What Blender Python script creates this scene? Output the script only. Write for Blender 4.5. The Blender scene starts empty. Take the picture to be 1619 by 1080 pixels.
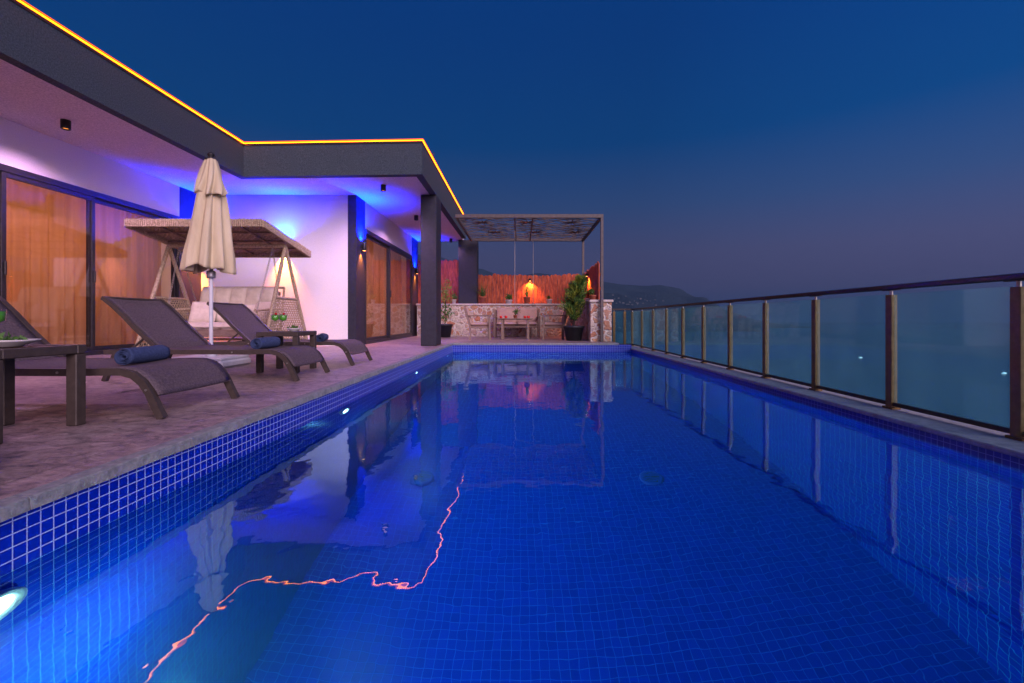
import bpy, math, random
from mathutils import Vector, Matrix, noise
random.seed(7)
R = math.radians
SC = bpy.context.scene
COL = SC.collection
F = 700.0; VX = 823.0; VY = 504.0; H = 0.5      # photograph scale: metres from pixels at a known depth
def P(px, py, D): return Vector(((px-VX)*D/F, D, H+(VY-py)*D/F))

# ------------------------------------------------------------------ mesh helpers
class MB:
    def __init__(s): s.v=[]; s.f=[]; s.sm=[]; s.mi=[]; s.cur=0
    def add(s, vs, fs, smooth=False):
        o=len(s.v); s.v += [tuple(v) for v in vs]
        for f in fs: s.f.append([i+o for i in f]); s.sm.append(smooth); s.mi.append(s.cur)
    def box(s, x0,x1,y0,y1,z0,z1, M=None):
        vs=[Vector(p) for p in ((x0,y0,z0),(x1,y0,z0),(x1,y1,z0),(x0,y1,z0),(x0,y0,z1),(x1,y0,z1),(x1,y1,z1),(x0,y1,z1))]
        if M: vs=[M@v for v in vs]
        s.add(vs,[(3,2,1,0),(4,5,6,7),(0,1,5,4),(1,2,6,5),(2,3,7,6),(3,0,4,7)])
    def bbox(s, x0,x1,y0,y1,z0,z1, b=0.006, M=None):       # box with chamfered edges
        cx,cy,cz=(x0+x1)/2,(y0+y1)/2,(z0+z1)/2; hx,hy,hz=abs(x1-x0)/2,abs(y1-y0)/2,abs(z1-z0)/2
        b=min(b,hx*.49,hy*.49,hz*.49); vs=[]; idx={}
        for sx in(-1,1):
            for sy in(-1,1):
                for sz in(-1,1):
                    for a in range(3):
                        p=[cx+sx*(hx-b),cy+sy*(hy-b),cz+sz*(hz-b)]
                        p[a]=(cx,cy,cz)[a]+(sx,sy,sz)[a]*(hx,hy,hz)[a]
                        idx[(sx,sy,sz,a)]=len(vs); vs.append(Vector(p))
        fs=[]
        for a in range(3):
            o=[i for i in range(3) if i!=a]
            for sg in(-1,1):
                q=[]
                for (u,w) in((-1,-1),(1,-1),(1,1),(-1,1)):
                    k=[0,0,0]; k[a]=sg; k[o[0]]=u; k[o[1]]=w; q.append(idx[tuple(k)+(a,)])
                fs.append(q)
            for u in(-1,1):
                for w in(-1,1):
                    k0=[0,0,0];k0[o[0]]=u;k0[o[1]]=w;k1=list(k0);k0[a]=-1;k1[a]=1
                    fs.append([idx[tuple(k0)+(o[0],)],idx[tuple(k1)+(o[0],)],idx[tuple(k1)+(o[1],)],idx[tuple(k0)+(o[1],)]])
        for sx in(-1,1):
            for sy in(-1,1):
                for sz in(-1,1): fs.append([idx[(sx,sy,sz,a)] for a in range(3)])
        C=Vector((cx,cy,cz)); out=[]
        for f in fs:
            n=(vs[f[1]]-vs[f[0]]).cross(vs[f[2]]-vs[f[0]]); c=sum((vs[i] for i in f),Vector())/len(f)
            out.append(f if n.dot(c-C)>0 else f[::-1])
        if M: vs=[M@v for v in vs]
        s.add(vs,out)
    def tube(s, pts, r, n=8, caps=True, smooth=True, sq=None):
        pts=[Vector(p) for p in pts]; rings=[]; up=Vector((0,0,1)); N=len(pts)
        for i,p in enumerate(pts):
            t=(pts[min(i+1,N-1)]-pts[max(i-1,0)]).normalized()
            a=t.cross(up)
            if a.length<.02: a=t.cross(Vector((0,1,0)))
            a.normalize(); b=a.cross(t).normalized()
            rr=r[i] if isinstance(r,(list,tuple)) else r
            if sq: ring=[p+a*(u*sq[0]/2)+b*(w*sq[1]/2) for (u,w) in((-1,-1),(1,-1),(1,1),(-1,1))]
            else: ring=[p+a*(math.cos(k*2*math.pi/n)*rr)+b*(math.sin(k*2*math.pi/n)*rr) for k in range(n)]
            rings.append(ring)
        m=len(rings[0]); vs=[v for g in rings for v in g]; fs=[]
        for i in range(N-1):
            for k in range(m): fs.append((i*m+k,i*m+(k+1)%m,(i+1)*m+(k+1)%m,(i+1)*m+k))
        s.add(vs,fs,smooth and not sq)
        if caps: s.add(rings[0],[tuple(range(m))[::-1]]); s.add(rings[-1],[tuple(range(m))])
    def lathe(s, prof, c=(0,0,0), n=24, smooth=True, M=None):
        vs=[];fs=[]
        for (r,z) in prof:
            for k in range(n):
                a=k*2*math.pi/n; v=Vector((c[0]+r*math.cos(a),c[1]+r*math.sin(a),c[2]+z)); vs.append(M@v if M else v)
        for i in range(len(prof)-1):
            for k in range(n): fs.append((i*n+k,i*n+(k+1)%n,(i+1)*n+(k+1)%n,(i+1)*n+k))
        s.add(vs,fs,smooth)
    def build(s, name, mat, parent=None, loc=None):
        me=bpy.data.meshes.new(name); me.from_pydata(s.v,[],s.f); me.update()
        for m in (mat if isinstance(mat,(list,tuple)) else [mat]): me.materials.append(m)
        for p,k,q in zip(me.polygons,s.sm,s.mi): p.use_smooth=k; p.material_index=q
        o=bpy.data.objects.new(name,me); COL.objects.link(o)
        if parent: o.parent=parent
        if loc: o.location=loc
        return o
def tag(o,label=None,cat=None,group=None,kind=None):
    if label: o['label']=label
    if cat: o['category']=cat
    if group: o['group']=group
    if kind: o['kind']=kind
    return o
def thing(name,loc,label,cat,group=None,rz=0):
    o=bpy.data.objects.new(name,None); COL.objects.link(o); o.location=loc; o.rotation_euler=(0,0,rz); o.empty_display_size=.1
    return tag(o,label,cat,group)
def kids(o): return [c for c in bpy.data.objects if c.parent==o]
def copy_tree(o,loc=None,label=None,parent=None,rz=None):
    c=o.copy(); COL.objects.link(c)
    if parent: c.parent=parent
    if loc is not None: c.location=loc
    if rz is not None: c.rotation_euler=(0,0,rz)
    if label: c['label']=label
    for k in kids(o): copy_tree(k,parent=c)
    return c

# ------------------------------------------------------------------ materials
def newmat(name):
    m=bpy.data.materials.new(name); m.use_nodes=True; nt=m.node_tree
    return m,nt,nt.nodes['Principled BSDF'],nt.nodes['Material Output']
def N(nt,t,**k):
    n=nt.nodes.new(t)
    for a,b in k.items():
        if a in n.inputs.keys() if isinstance(a,str) and a[0].isupper() else False: n.inputs[a].default_value=b
        else: setattr(n,a,b)
    return n
def math_(nt,op,a,b=None):
    n=nt.nodes.new('ShaderNodeMath'); n.operation=op
    for i,x in enumerate((a,b)):
        if x is None: continue
        if isinstance(x,(int,float)): n.inputs[i].default_value=x
        else: nt.links.new(x,n.inputs[i])
    return n.outputs[0]
def rgb(c): return (c[0],c[1],c[2],1)
def noisy(name,c1,c2,scale=8,rough=.7,bump=.2,bscale=60,metal=0,stretch=(1,1,1),detail=6,spec=.4,bdist=.01):
    m,nt,b,o=newmat(name); tc=N(nt,'ShaderNodeTexCoord'); mp=N(nt,'ShaderNodeMapping'); mp.inputs['Scale'].default_value=stretch
    nt.links.new(tc.outputs['Object'],mp.inputs[0])
    t=N(nt,'ShaderNodeTexNoise'); t.inputs['Scale'].default_value=scale; t.inputs['Detail'].default_value=detail; t.inputs['Roughness'].default_value=.65
    nt.links.new(mp.outputs[0],t.inputs['Vector'])
    r=N(nt,'ShaderNodeValToRGB'); r.color_ramp.elements[0].position=.33; r.color_ramp.elements[1].position=.68
    r.color_ramp.elements[0].color=rgb(c1); r.color_ramp.elements[1].color=rgb(c2)
    nt.links.new(t.outputs[0],r.inputs[0]); nt.links.new(r.outputs[0],b.inputs['Base Color'])
    b.inputs['Roughness'].default_value=rough; b.inputs['Metallic'].default_value=metal; b.inputs['Specular IOR Level'].default_value=spec
    if bump:
        t2=N(nt,'ShaderNodeTexNoise'); t2.inputs['Scale'].default_value=bscale; t2.inputs['Detail'].default_value=5
        nt.links.new(mp.outputs[0],t2.inputs['Vector'])
        bp=N(nt,'ShaderNodeBump'); bp.inputs['Strength'].default_value=bump; bp.inputs['Distance'].default_value=bdist
        nt.links.new(t2.outputs[0],bp.inputs['Height']); nt.links.new(bp.outputs[0],b.inputs['Normal'])
    return m
def emit(name,c,s):
    m,nt,b,o=newmat(name); b.inputs['Base Color'].default_value=rgb(c); b.inputs['Emission Color'].default_value=rgb(c); b.inputs['Emission Strength'].default_value=s
    return m
def tilemat(name,a,b_,size,ca,cb,grout,gw=.07,rough=.28,off=(0,0),spec=.5):
    m,nt,b,o=newmat(name); tc=N(nt,'ShaderNodeTexCoord'); sp=N(nt,'ShaderNodeSeparateXYZ'); nt.links.new(tc.outputs['Object'],sp.inputs[0])
    A=math_(nt,'DIVIDE',math_(nt,'ADD',sp.outputs[a],off[0]),size); B=math_(nt,'DIVIDE',math_(nt,'ADD',sp.outputs[b_],off[1]),size)
    def ln(x): # 1 at grout
        f=math_(nt,'FRACT',x); d=math_(nt,'ABSOLUTE',math_(nt,'SUBTRACT',f,.5)); return math_(nt,'GREATER_THAN',d,.5-gw/2)
    g=math_(nt,'MAXIMUM',ln(A),ln(B))
    cb_=N(nt,'ShaderNodeCombineXYZ'); nt.links.new(math_(nt,'FLOOR',A),cb_.inputs[0]); nt.links.new(math_(nt,'FLOOR',B),cb_.inputs[1])
    b.inputs['Specular IOR Level'].default_value=spec
    w=N(nt,'ShaderNodeTexWhiteNoise'); w.noise_dimensions='2D'; nt.links.new(cb_.outputs[0],w.inputs['Vector'])
    mx=N(nt,'ShaderNodeMix',data_type='RGBA'); mx.inputs[6].default_value=rgb(ca); mx.inputs[7].default_value=rgb(cb); nt.links.new(w.outputs['Value'],mx.inputs[0])
    m2=N(nt,'ShaderNodeMix',data_type='RGBA'); nt.links.new(g,m2.inputs[0]); nt.links.new(mx.outputs[2],m2.inputs[6]); m2.inputs[7].default_value=rgb(grout)
    nt.links.new(m2.outputs[2],b.inputs['Base Color'])
    rr=math_(nt,'ADD',math_(nt,'MULTIPLY',g,.55),rough); nt.links.new(rr,b.inputs['Roughness'])
    bp=N(nt,'ShaderNodeBump'); bp.inputs['Strength'].default_value=.5; bp.inputs['Distance'].default_value=.002
    nt.links.new(math_(nt,'SUBTRACT',1.0,g),bp.inputs['Height']); nt.links.new(bp.outputs[0],b.inputs['Normal'])
    return m
def glassmat(name,tint,ior=1.5,rough=0.0,mixmin=0.0,gl=(1,1,1)):
    m,nt,b,o=newmat(name); nt.nodes.remove(b)
    tr=N(nt,'ShaderNodeBsdfTransparent'); tr.inputs[0].default_value=rgb(tint)
    g=N(nt,'ShaderNodeBsdfGlossy'); g.inputs['Roughness'].default_value=rough; g.inputs[0].default_value=rgb(gl)
    fr=N(nt,'ShaderNodeLayerWeight'); fr.inputs[0].default_value=.5; f0=((ior-1)/(ior+1))**2
    sch=math_(nt,'ADD',math_(nt,'MULTIPLY',math_(nt,'POWER',fr.outputs['Facing'],5),1-f0),f0)
    mx=N(nt,'ShaderNodeMixShader'); nt.links.new(math_(nt,'MAXIMUM',sch,mixmin),mx.inputs[0])
    nt.links.new(tr.outputs[0],mx.inputs[1]); nt.links.new(g.outputs[0],mx.inputs[2]); nt.links.new(mx.outputs[0],o.inputs[0])
    return m

M={}
TA=(.0,.012,.36); TB=(.001,.020,.45); GR=(.36,.46,.82)
M['tile_left']=tilemat('tile_left',1,2,.0355,TA,TB,GR,.09,off=(0,.016))
M['tile_end']=tilemat('tile_end',0,2,.0355,TA,TB,GR,.09,off=(0,.016))
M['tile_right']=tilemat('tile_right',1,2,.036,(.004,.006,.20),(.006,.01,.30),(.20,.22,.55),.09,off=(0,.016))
M['tile_wall']=tilemat('tile_wall',1,2,.05,TA,TB,(.03,.28,.60),.06,spec=.08)
M['tile_left_dim']=tilemat('tile_left_dim',1,2,.0355,(0,.018,.36),(.0,.028,.44),(.02,.12,.46),.08,off=(0,.016),spec=.08)  # left wall tiles below water, fading light put into the duller grout colour
M['tile_floor']=tilemat('tile_floor',0,1,.052,TA,TB,(.01,.10,.60),.06,spec=.08)
def deckmat():
    m,nt,b,o=newmat('stone_deck'); tc=N(nt,'ShaderNodeTexCoord'); mp=N(nt,'ShaderNodeMapping'); mp.inputs['Scale'].default_value=(1,1.5,1); nt.links.new(tc.outputs['Object'],mp.inputs[0])
    def nz(sc,det,rg=.7,dis=0):
        n=N(nt,'ShaderNodeTexNoise'); n.inputs['Scale'].default_value=sc; n.inputs['Detail'].default_value=det; n.inputs['Roughness'].default_value=rg; n.inputs['Distortion'].default_value=dis; nt.links.new(mp.outputs[0],n.inputs['Vector']); return n.outputs[0]
    big=nz(1.6,4,.6,.8); mid=nz(11,9,.75,1.2); fine=nz(70,6,.8)
    r=N(nt,'ShaderNodeValToRGB'); e=r.color_ramp.elements; e[0].position=.40; e[0].color=(.07,.065,.09,1); e[1].position=.63; e[1].color=(.52,.43,.43,1)
    q=e.new(.46); q.color=(.22,.165,.17,1); q=e.new(.54); q.color=(.36,.27,.27,1)
    v=math_(nt,'ADD',math_(nt,'MULTIPLY',mid,.62),math_(nt,'ADD',math_(nt,'MULTIPLY',big,.22),math_(nt,'MULTIPLY',fine,.16))); nt.links.new(v,r.inputs[0])
    sp=N(nt,'ShaderNodeSeparateXYZ'); nt.links.new(tc.outputs['Object'],sp.inputs[0])
    # slab joints, 0.9 x 0.6 m running bond
    yy=math_(nt,'DIVIDE',sp.outputs[1],.6); row=math_(nt,'MULTIPLY',math_(nt,'FLOOR',yy),.37); xx=math_(nt,'ADD',math_(nt,'DIVIDE',sp.outputs[0],.9),row)
    def j(x,w): return math_(nt,'GREATER_THAN',math_(nt,'ABSOLUTE',math_(nt,'SUBTRACT',math_(nt,'FRACT',x),.5)),.5-w)
    g=math_(nt,'MAXIMUM',j(yy,.006),j(xx,.004))
    mx=N(nt,'ShaderNodeMix',data_type='RGBA'); nt.links.new(math_(nt,'MULTIPLY',g,.6),mx.inputs[0]); nt.links.new(r.outputs[0],mx.inputs[6]); mx.inputs[7].default_value=(.14,.11,.11,1)
    nt.links.new(mx.outputs[2],b.inputs['Base Color']); b.inputs['Roughness'].default_value=.42
    bp=N(nt,'ShaderNodeBump'); bp.inputs['Strength'].default_value=.7; bp.inputs['Distance'].default_value=.018
    nt.links.new(math_(nt,'SUBTRACT',v,math_(nt,'MULTIPLY',g,.2)),bp.inputs['Height']); nt.links.new(bp.outputs[0],b.inputs['Normal']); return m
M['stone_deck']=deckmat()
M['coping']=noisy('coping',(.16,.18,.19),(.32,.33,.34),26,.7,.4,60,detail=9)
M['kerb']=noisy('kerb',(.25,.27,.30),(.42,.44,.47),20,.7,.4,80)
M['white_wall']=noisy('white_wall',(.76,.74,.77),(.90,.88,.91),90,.85,.25,120)
M['soffit']=noisy('soffit',(.46,.40,.50),(.88,.80,.88),70,.9,.15,150)
M['fascia']=noisy('fascia',(.016,.030,.045),(.075,.105,.135),75,.8,.4,160)
M['cladding']=noisy('cladding',(.016,.018,.03),(.028,.03,.045),15,.6,.2,120)
M['alu_dark']=noisy('alu_dark',(.018,.018,.022),(.03,.03,.036),20,.35,0)
M['bronze']=noisy('bronze',(.13,.075,.022),(.20,.12,.038),25,.38,.1,120,metal=.3)
M['handrail']=noisy('handrail',(.03,.022,.02),(.055,.04,.035),25,.35,.1,120,metal=.4)
M['sling']=noisy('sling',(.055,.042,.054),(.14,.108,.125),95,.75,.6,260,bdist=.004)
M['frame_brown']=noisy('frame_brown',(.045,.035,.03),(.07,.055,.048),30,.45,.1,100)
M['towel']=noisy('towel',(.025,.045,.12),(.055,.09,.21),60,.95,1,220,bdist=.006)
M['canvas']=noisy('canvas',(.54,.46,.30),(.68,.60,.42),6,.9,.3,90,stretch=(1,1,.3))
M['white_paint']=noisy('white_paint',(.55,.58,.66),(.68,.7,.76),12,.4,.05,80)
M['cushion']=noisy('cushion',(.52,.45,.38),(.66,.58,.5),9,.9,.5,18,bdist=.02)
M['cushion_pink']=noisy('cushion_pink',(.42,.28,.24),(.52,.36,.30),9,.9,.3,40)
M['wicker_solid']=noisy('wicker_solid',(.22,.16,.10),(.66,.54,.38),60,.7,1,120,bdist=.012)
M['wood_grey']=noisy('wood_grey',(.16,.11,.09),(.26,.19,.15),12,.6,.3,60,stretch=(1,1,4))
M['fence_wood']=noisy('fence_wood',(.22,.035,.02),(.66,.16,.07),6,.75,.6,30,stretch=(4,4,.8))
M['steel_brown']=noisy('steel_brown',(.07,.06,.06),(.14,.12,.12),20,.5,.2,80)
M['leaf']=noisy('leaf',(.03,.10,.015),(.09,.20,.03),14,.6,0)
M['leaf_lime']=noisy('leaf_lime',(.12,.20,.02),(.30,.34,.04),6,.6,0)
M['leaf_red']=noisy('leaf_red',(.35,.05,.03),(.55,.12,.04),6,.6,0)
M['soil']=noisy('soil',(.03,.02,.015),(.06,.04,.03),50,.95,.5,90)
M['pot_black']=noisy('pot_black',(.018,.022,.028),(.03,.035,.042),10,.45,.1,80)
M['terracotta']=noisy('terracotta',(.38,.10,.06),(.5,.16,.09),18,.7,.2,90)
M['ceramic']=noisy('ceramic',(.60,.58,.58),(.7,.68,.68),10,.3,0)
M['zinc']=noisy('zinc',(.25,.25,.28),(.4,.4,.44),10,.4,.1,50,metal=.5)
M['red_glass']=noisy('red_glass',(.5,.01,.015),(.65,.02,.02),10,.15,0)
M['lamp_black']=noisy('lamp_black',(.01,.01,.012),(.02,.02,.022),20,.4,0)
M['chain']=noisy('chain',(.35,.33,.3),(.5,.48,.45),30,.35,0,metal=.8)
M['green_drink']=noisy('green_drink',(.10,.45,.03),(.16,.58,.05),9,.15,0)
M['cherry']=noisy('cherry',(.45,.005,.01),(.6,.01,.02),9,.15,0)
M['rebar']=noisy('rebar',(.12,.07,.05),(.2,.12,.09),60,.8,.2,90,metal=.3)
M['door_glass']=glassmat('door_glass',(.92,.88,.85),1.5,mixmin=.05)
M['rail_glass']=glassmat('rail_glass',(.80,.93,.95),1.4,rough=.03,mixmin=.02,gl=(.5,.7,.75))
nt=M['rail_glass'].node_tree; o=nt.nodes['Material Output']; src=o.inputs[0].links[0].from_socket
tl=N(nt,'ShaderNodeBsdfTranslucent'); tl.inputs[0].default_value=(.30,.75,.85,1); df=N(nt,'ShaderNodeBsdfDiffuse'); df.inputs[0].default_value=(.12,.5,.62,1)
ad=N(nt,'ShaderNodeMixShader'); nt.links.new(tl.outputs[0],ad.inputs[1]); nt.links.new(df.outputs[0],ad.inputs[2])
nn=N(nt,'ShaderNodeTexNoise'); nn.inputs['Scale'].default_value=3; nn.inputs['Detail'].default_value=6; tcc=N(nt,'ShaderNodeTexCoord'); nt.links.new(tcc.outputs['Object'],nn.inputs['Vector'])
mm=N(nt,'ShaderNodeMixShader'); nt.links.new(math_(nt,'MULTIPLY',nn.outputs[0],.20),mm.inputs[0]); nt.links.new(src,mm.inputs[1]); nt.links.new(ad.outputs[0],mm.inputs[2]); nt.links.new(mm.outputs[0],o.inputs[0])
M['clear_glass']=glassmat('clear_glass',(.95,.97,.97),1.45,mixmin=.05)
M['led']=emit('led',(1,.10,.003),2.0)
M['led_core']=emit('led_core',(1,.17,.003),13)
M['bulb_amber']=emit('bulb_amber',(1,.32,.06),2.2)
M['bulb_orange']=emit('bulb_orange',(1,.35,.08),8)
M['bulb_blue']=emit('bulb_blue',(.02,.15,1),3)
M['pool_bulb']=emit('pool_bulb',(.55,.95,1),10)

# rubble stone wall
def stonemat():
    m,nt,b,o=newmat('rubble_stone'); tc=N(nt,'ShaderNodeTexCoord')
    wn=N(nt,'ShaderNodeTexNoise'); wn.inputs['Scale'].default_value=9; nt.links.new(tc.outputs['Object'],wn.inputs['Vector'])
    va=N(nt,'ShaderNodeVectorMath',operation='MULTIPLY_ADD'); nt.links.new(wn.outputs['Color'],va.inputs[0]); va.inputs[1].default_value=(.12,.12,.12); nt.links.new(tc.outputs['Object'],va.inputs[2])
    v=N(nt,'ShaderNodeTexVoronoi'); v.feature='DISTANCE_TO_EDGE'; v.inputs['Scale'].default_value=6.5; nt.links.new(va.outputs[0],v.inputs['Vector'])
    v2=N(nt,'ShaderNodeTexVoronoi'); v2.inputs['Scale'].default_value=6.5; nt.links.new(va.outputs[0],v2.inputs['Vector'])
    sp=N(nt,'ShaderNodeSeparateColor'); nt.links.new(v2.outputs['Color'],sp.inputs[0])
    r=N(nt,'ShaderNodeValToRGB'); e=r.color_ramp.elements; e[0].color=(.50,.38,.31,1); e[1].color=(.62,.54,.46,1); e[1].position=.9
    for p_,c in((.25,(.52,.22,.12,1)),(.45,(.46,.36,.30,1)),(.62,(.60,.34,.20,1)),(.75,(.56,.44,.36,1))):
        q=e.new(p_); q.color=c
    nt.links.new(sp.outputs[0],r.inputs[0])
    n2=N(nt,'ShaderNodeTexNoise'); n2.inputs['Scale'].default_value=26; n2.inputs['Detail'].default_value=7; nt.links.new(tc.outputs['Object'],n2.inputs['Vector'])
    d=math_(nt,'ADD',v.outputs['Distance'],math_(nt,'MULTIPLY',math_(nt,'SUBTRACT',n2.outputs[0],.5),.22))
    mr=N(nt,'ShaderNodeMapRange'); mr.inputs[1].default_value=.07; mr.inputs[2].default_value=.13; nt.links.new(d,mr.inputs[0])
    mx=N(nt,'ShaderNodeMix',data_type='RGBA'); mx.inputs[6].default_value=(.76,.68,.60,1); nt.links.new(r.outputs[0],mx.inputs[7]); nt.links.new(mr.outputs[0],mx.inputs[0])
    m3=N(nt,'ShaderNodeMix',data_type='RGBA',blend_type='MULTIPLY'); m3.inputs[0].default_value=.6; nt.links.new(mx.outputs[2],m3.inputs[6])
    mr2=N(nt,'ShaderNodeMapRange'); mr2.inputs[1].default_value=.3; mr2.inputs[2].default_value=.7; mr2.inputs[3].default_value=.6; mr2.inputs[4].default_value=1.25; nt.links.new(n2.outputs[0],mr2.inputs[0]); nt.links.new(mr2.outputs[0],m3.inputs[7])
    nt.links.new(m3.outputs[2],b.inputs['Base Color']); b.inputs['Roughness'].default_value=.85
    bp=N(nt,'ShaderNodeBump'); bp.inputs['Strength'].default_value=.9; bp.inputs['Distance'].default_value=.04
    nt.links.new(math_(nt,'ADD',mr.outputs[0],n2.outputs[0]),bp.inputs['Height']); nt.links.new(bp.outputs[0],b.inputs['Normal'])
    return m
M['rubble']=stonemat()

def curtainmat():
    m,nt,b,o=newmat('curtain'); nt.nodes.remove(b)
    d=N(nt,'ShaderNodeBsdfDiffuse'); t=N(nt,'ShaderNodeBsdfTranslucent')
    tc=N(nt,'ShaderNodeTexCoord'); w=N(nt,'ShaderNodeTexNoise'); w.inputs['Scale'].default_value=5; w.inputs['Detail'].default_value=4
    mp=N(nt,'ShaderNodeMapping'); mp.inputs['Scale'].default_value=(1,3,.12); nt.links.new(tc.outputs['Object'],mp.inputs[0]); nt.links.new(mp.outputs[0],w.inputs['Vector'])
    r=N(nt,'ShaderNodeValToRGB'); r.color_ramp.elements[0].position=.35; r.color_ramp.elements[1].position=.7; r.color_ramp.elements[0].color=(.58,.35,.20,1); r.color_ramp.elements[1].color=(.70,.45,.27,1)
    nt.links.new(w.outputs[0],r.inputs[0]); nt.links.new(r.outputs[0],t.inputs[0]); nt.links.new(r.outputs[0],d.inputs[0])
    mx=N(nt,'ShaderNodeMixShader'); mx.inputs[0].default_value=.55; nt.links.new(d.outputs[0],mx.inputs[1]); nt.links.new(t.outputs[0],mx.inputs[2]); nt.links.new(mx.outputs[0],o.inputs[0])
    return m
M['curtain']=curtainmat()

def watermat(name,rough,tint,s1,s2,b1,b2,base=None):
    m,nt,b,o=newmat(name); tc=N(nt,'ShaderNodeTexCoord')
    mp=N(nt,'ShaderNodeMapping'); mp.inputs['Scale'].default_value=(1,.8,1); nt.links.new(tc.outputs['Object'],mp.inputs[0])
    n1=N(nt,'ShaderNodeTexNoise'); n1.inputs['Scale'].default_value=s1; n1.inputs['Detail'].default_value=1.5; n1.inputs['Distortion'].default_value=.6
    n2=N(nt,'ShaderNodeTexNoise'); n2.inputs['Scale'].default_value=s2; n2.inputs['Detail'].default_value=2
    for n in(n1,n2): nt.links.new(mp.outputs[0],n.inputs['Vector'])
    p1=N(nt,'ShaderNodeBump'); p1.inputs['Strength'].default_value=1; p1.inputs['Distance'].default_value=b1
    p2=N(nt,'ShaderNodeBump'); p2.inputs['Strength'].default_value=1; p2.inputs['Distance'].default_value=b2
    nt.links.new(n1.outputs[0],p1.inputs['Height']); nt.links.new(n2.outputs[0],p2.inputs['Height']); nt.links.new(p1.outputs[0],p2.inputs['Normal'])
    if base is None:
        nt.nodes.remove(b); rf=N(nt,'ShaderNodeBsdfRefraction'); rf.inputs['IOR'].default_value=1.333; rf.inputs['Roughness'].default_value=0; rf.inputs[0].default_value=rgb(tint)
        gl=N(nt,'ShaderNodeBsdfGlossy'); gl.inputs['Roughness'].default_value=0; fr=N(nt,'ShaderNodeFresnel'); fr.inputs[0].default_value=2.1; gl.inputs[0].default_value=(.44,.80,1,1)
        mx=N(nt,'ShaderNodeMixShader'); nt.links.new(fr.outputs[0],mx.inputs[0]); nt.links.new(rf.outputs[0],mx.inputs[1]); nt.links.new(gl.outputs[0],mx.inputs[2]); nt.links.new(mx.outputs[0],o.inputs[0])
        for q in(rf,gl,fr): nt.links.new(p2.outputs[0],q.inputs['Normal'])
        return m
    else: b.inputs['Base Color'].default_value=rgb(base); b.inputs['IOR'].default_value=1.333
    b.inputs['Roughness'].default_value=rough; nt.links.new(p2.outputs[0],b.inputs['Normal'])
    return m
M['pool_water']=watermat('pool_water',0,(.75,.95,1),2.2,10,.0035,.0009)
M['sea']=watermat('sea',.25,None,.02,.11,1.2,.25,base=(.01,.10,.12))

# ------------------------------------------------------------------ setting
Z_W=-.185; Z_K=-.105; PXL=-1.385; PXR=2.27; PY0=-1.2; PY1=9.06; PZ=Z_W-2.1
# pool basin, one mesh, tiled
mb=MB()
def quad(mb,pts,mi): mb.cur=mi; mb.add(pts,[(0,1,2,3)])
quad(mb,[(PXL,PY0,-.03),(PXL,PY1,-.03),(PXL,PY1,Z_W-.012),(PXL,PY0,Z_W-.012)],0)
quad(mb,[(PXL,PY0,Z_W-.012),(PXL,PY1,Z_W-.012),(PXL,PY1,PZ),(PXL,PY0,PZ)],5)
quad(mb,[(PXL,PY1,-.03),(PXR,PY1,-.03),(PXR,PY1,PZ),(PXL,PY1,PZ)],1)
quad(mb,[(PXR,PY0,PZ),(PXR,PY0,PZ),(PXR,PY0,PZ),(PXR,PY0,PZ)],1) if 0 else None
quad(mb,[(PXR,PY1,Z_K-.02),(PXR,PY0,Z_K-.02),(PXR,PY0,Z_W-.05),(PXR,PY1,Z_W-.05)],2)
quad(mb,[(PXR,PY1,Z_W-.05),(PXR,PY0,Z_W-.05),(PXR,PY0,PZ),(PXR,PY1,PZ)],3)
quad(mb,[(PXR,PY0,-.03),(PXL,PY0,-.03),(PXL,PY0,PZ),(PXR,PY0,PZ)],1)
quad(mb,[(PXL,PY0,PZ),(PXL,PY1,PZ),(PXR,PY1,PZ),(PXR,PY0,PZ)],4)
tag(mb.build('pool_basin',[M['tile_left'],M['tile_end'],M['tile_right'],M['tile_wall'],M['tile_floor'],M['tile_left_dim']]),kind='structure')
mb=MB(); mb.add([(PXL,PY0,Z_W),(PXR,PY0,Z_W),(PXR,PY1,Z_W),(PXL,PY1,Z_W)],[(0,1,2,3)])
tag(mb.build('pool_water',M['pool_water']),kind='structure')
mb=MB(); mb.box(PXL+.0005,PXR-.0005,PY0+.0005,PY1-.0005,PZ+.0005,Z_W-.001)
wm=bpy.data.materials.new('water_body'); wm.use_nodes=True; wn_=wm.node_tree; wn_.nodes.clear(); wo=wn_.nodes.new('ShaderNodeOutputMaterial'); wv=wn_.nodes.new('ShaderNodeVolumePrincipled')
wv.inputs['Color'].default_value=(.25,.62,1,1); wv.inputs['Density'].default_value=.022; wv.inputs['Anisotropy'].default_value=.3; wn_.links.new(wv.outputs[0],wo.inputs['Volume'])
tag(mb.build('water_body',wm),kind='structure')
# deck: irregular flagstones
mb=MB()
mb.box(-9.5,PXL-.03,-3,PY1+.03,-.6,-.001); mb.box(-9.5,2.02,PY1+.03,13.6,-.6,-.001)
mb.box(PXL-.10,2.8,-3,PY0-.10,-.6,-.004)
tag(mb.build('stone_deck',M['stone_deck']),kind='structure')
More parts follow.
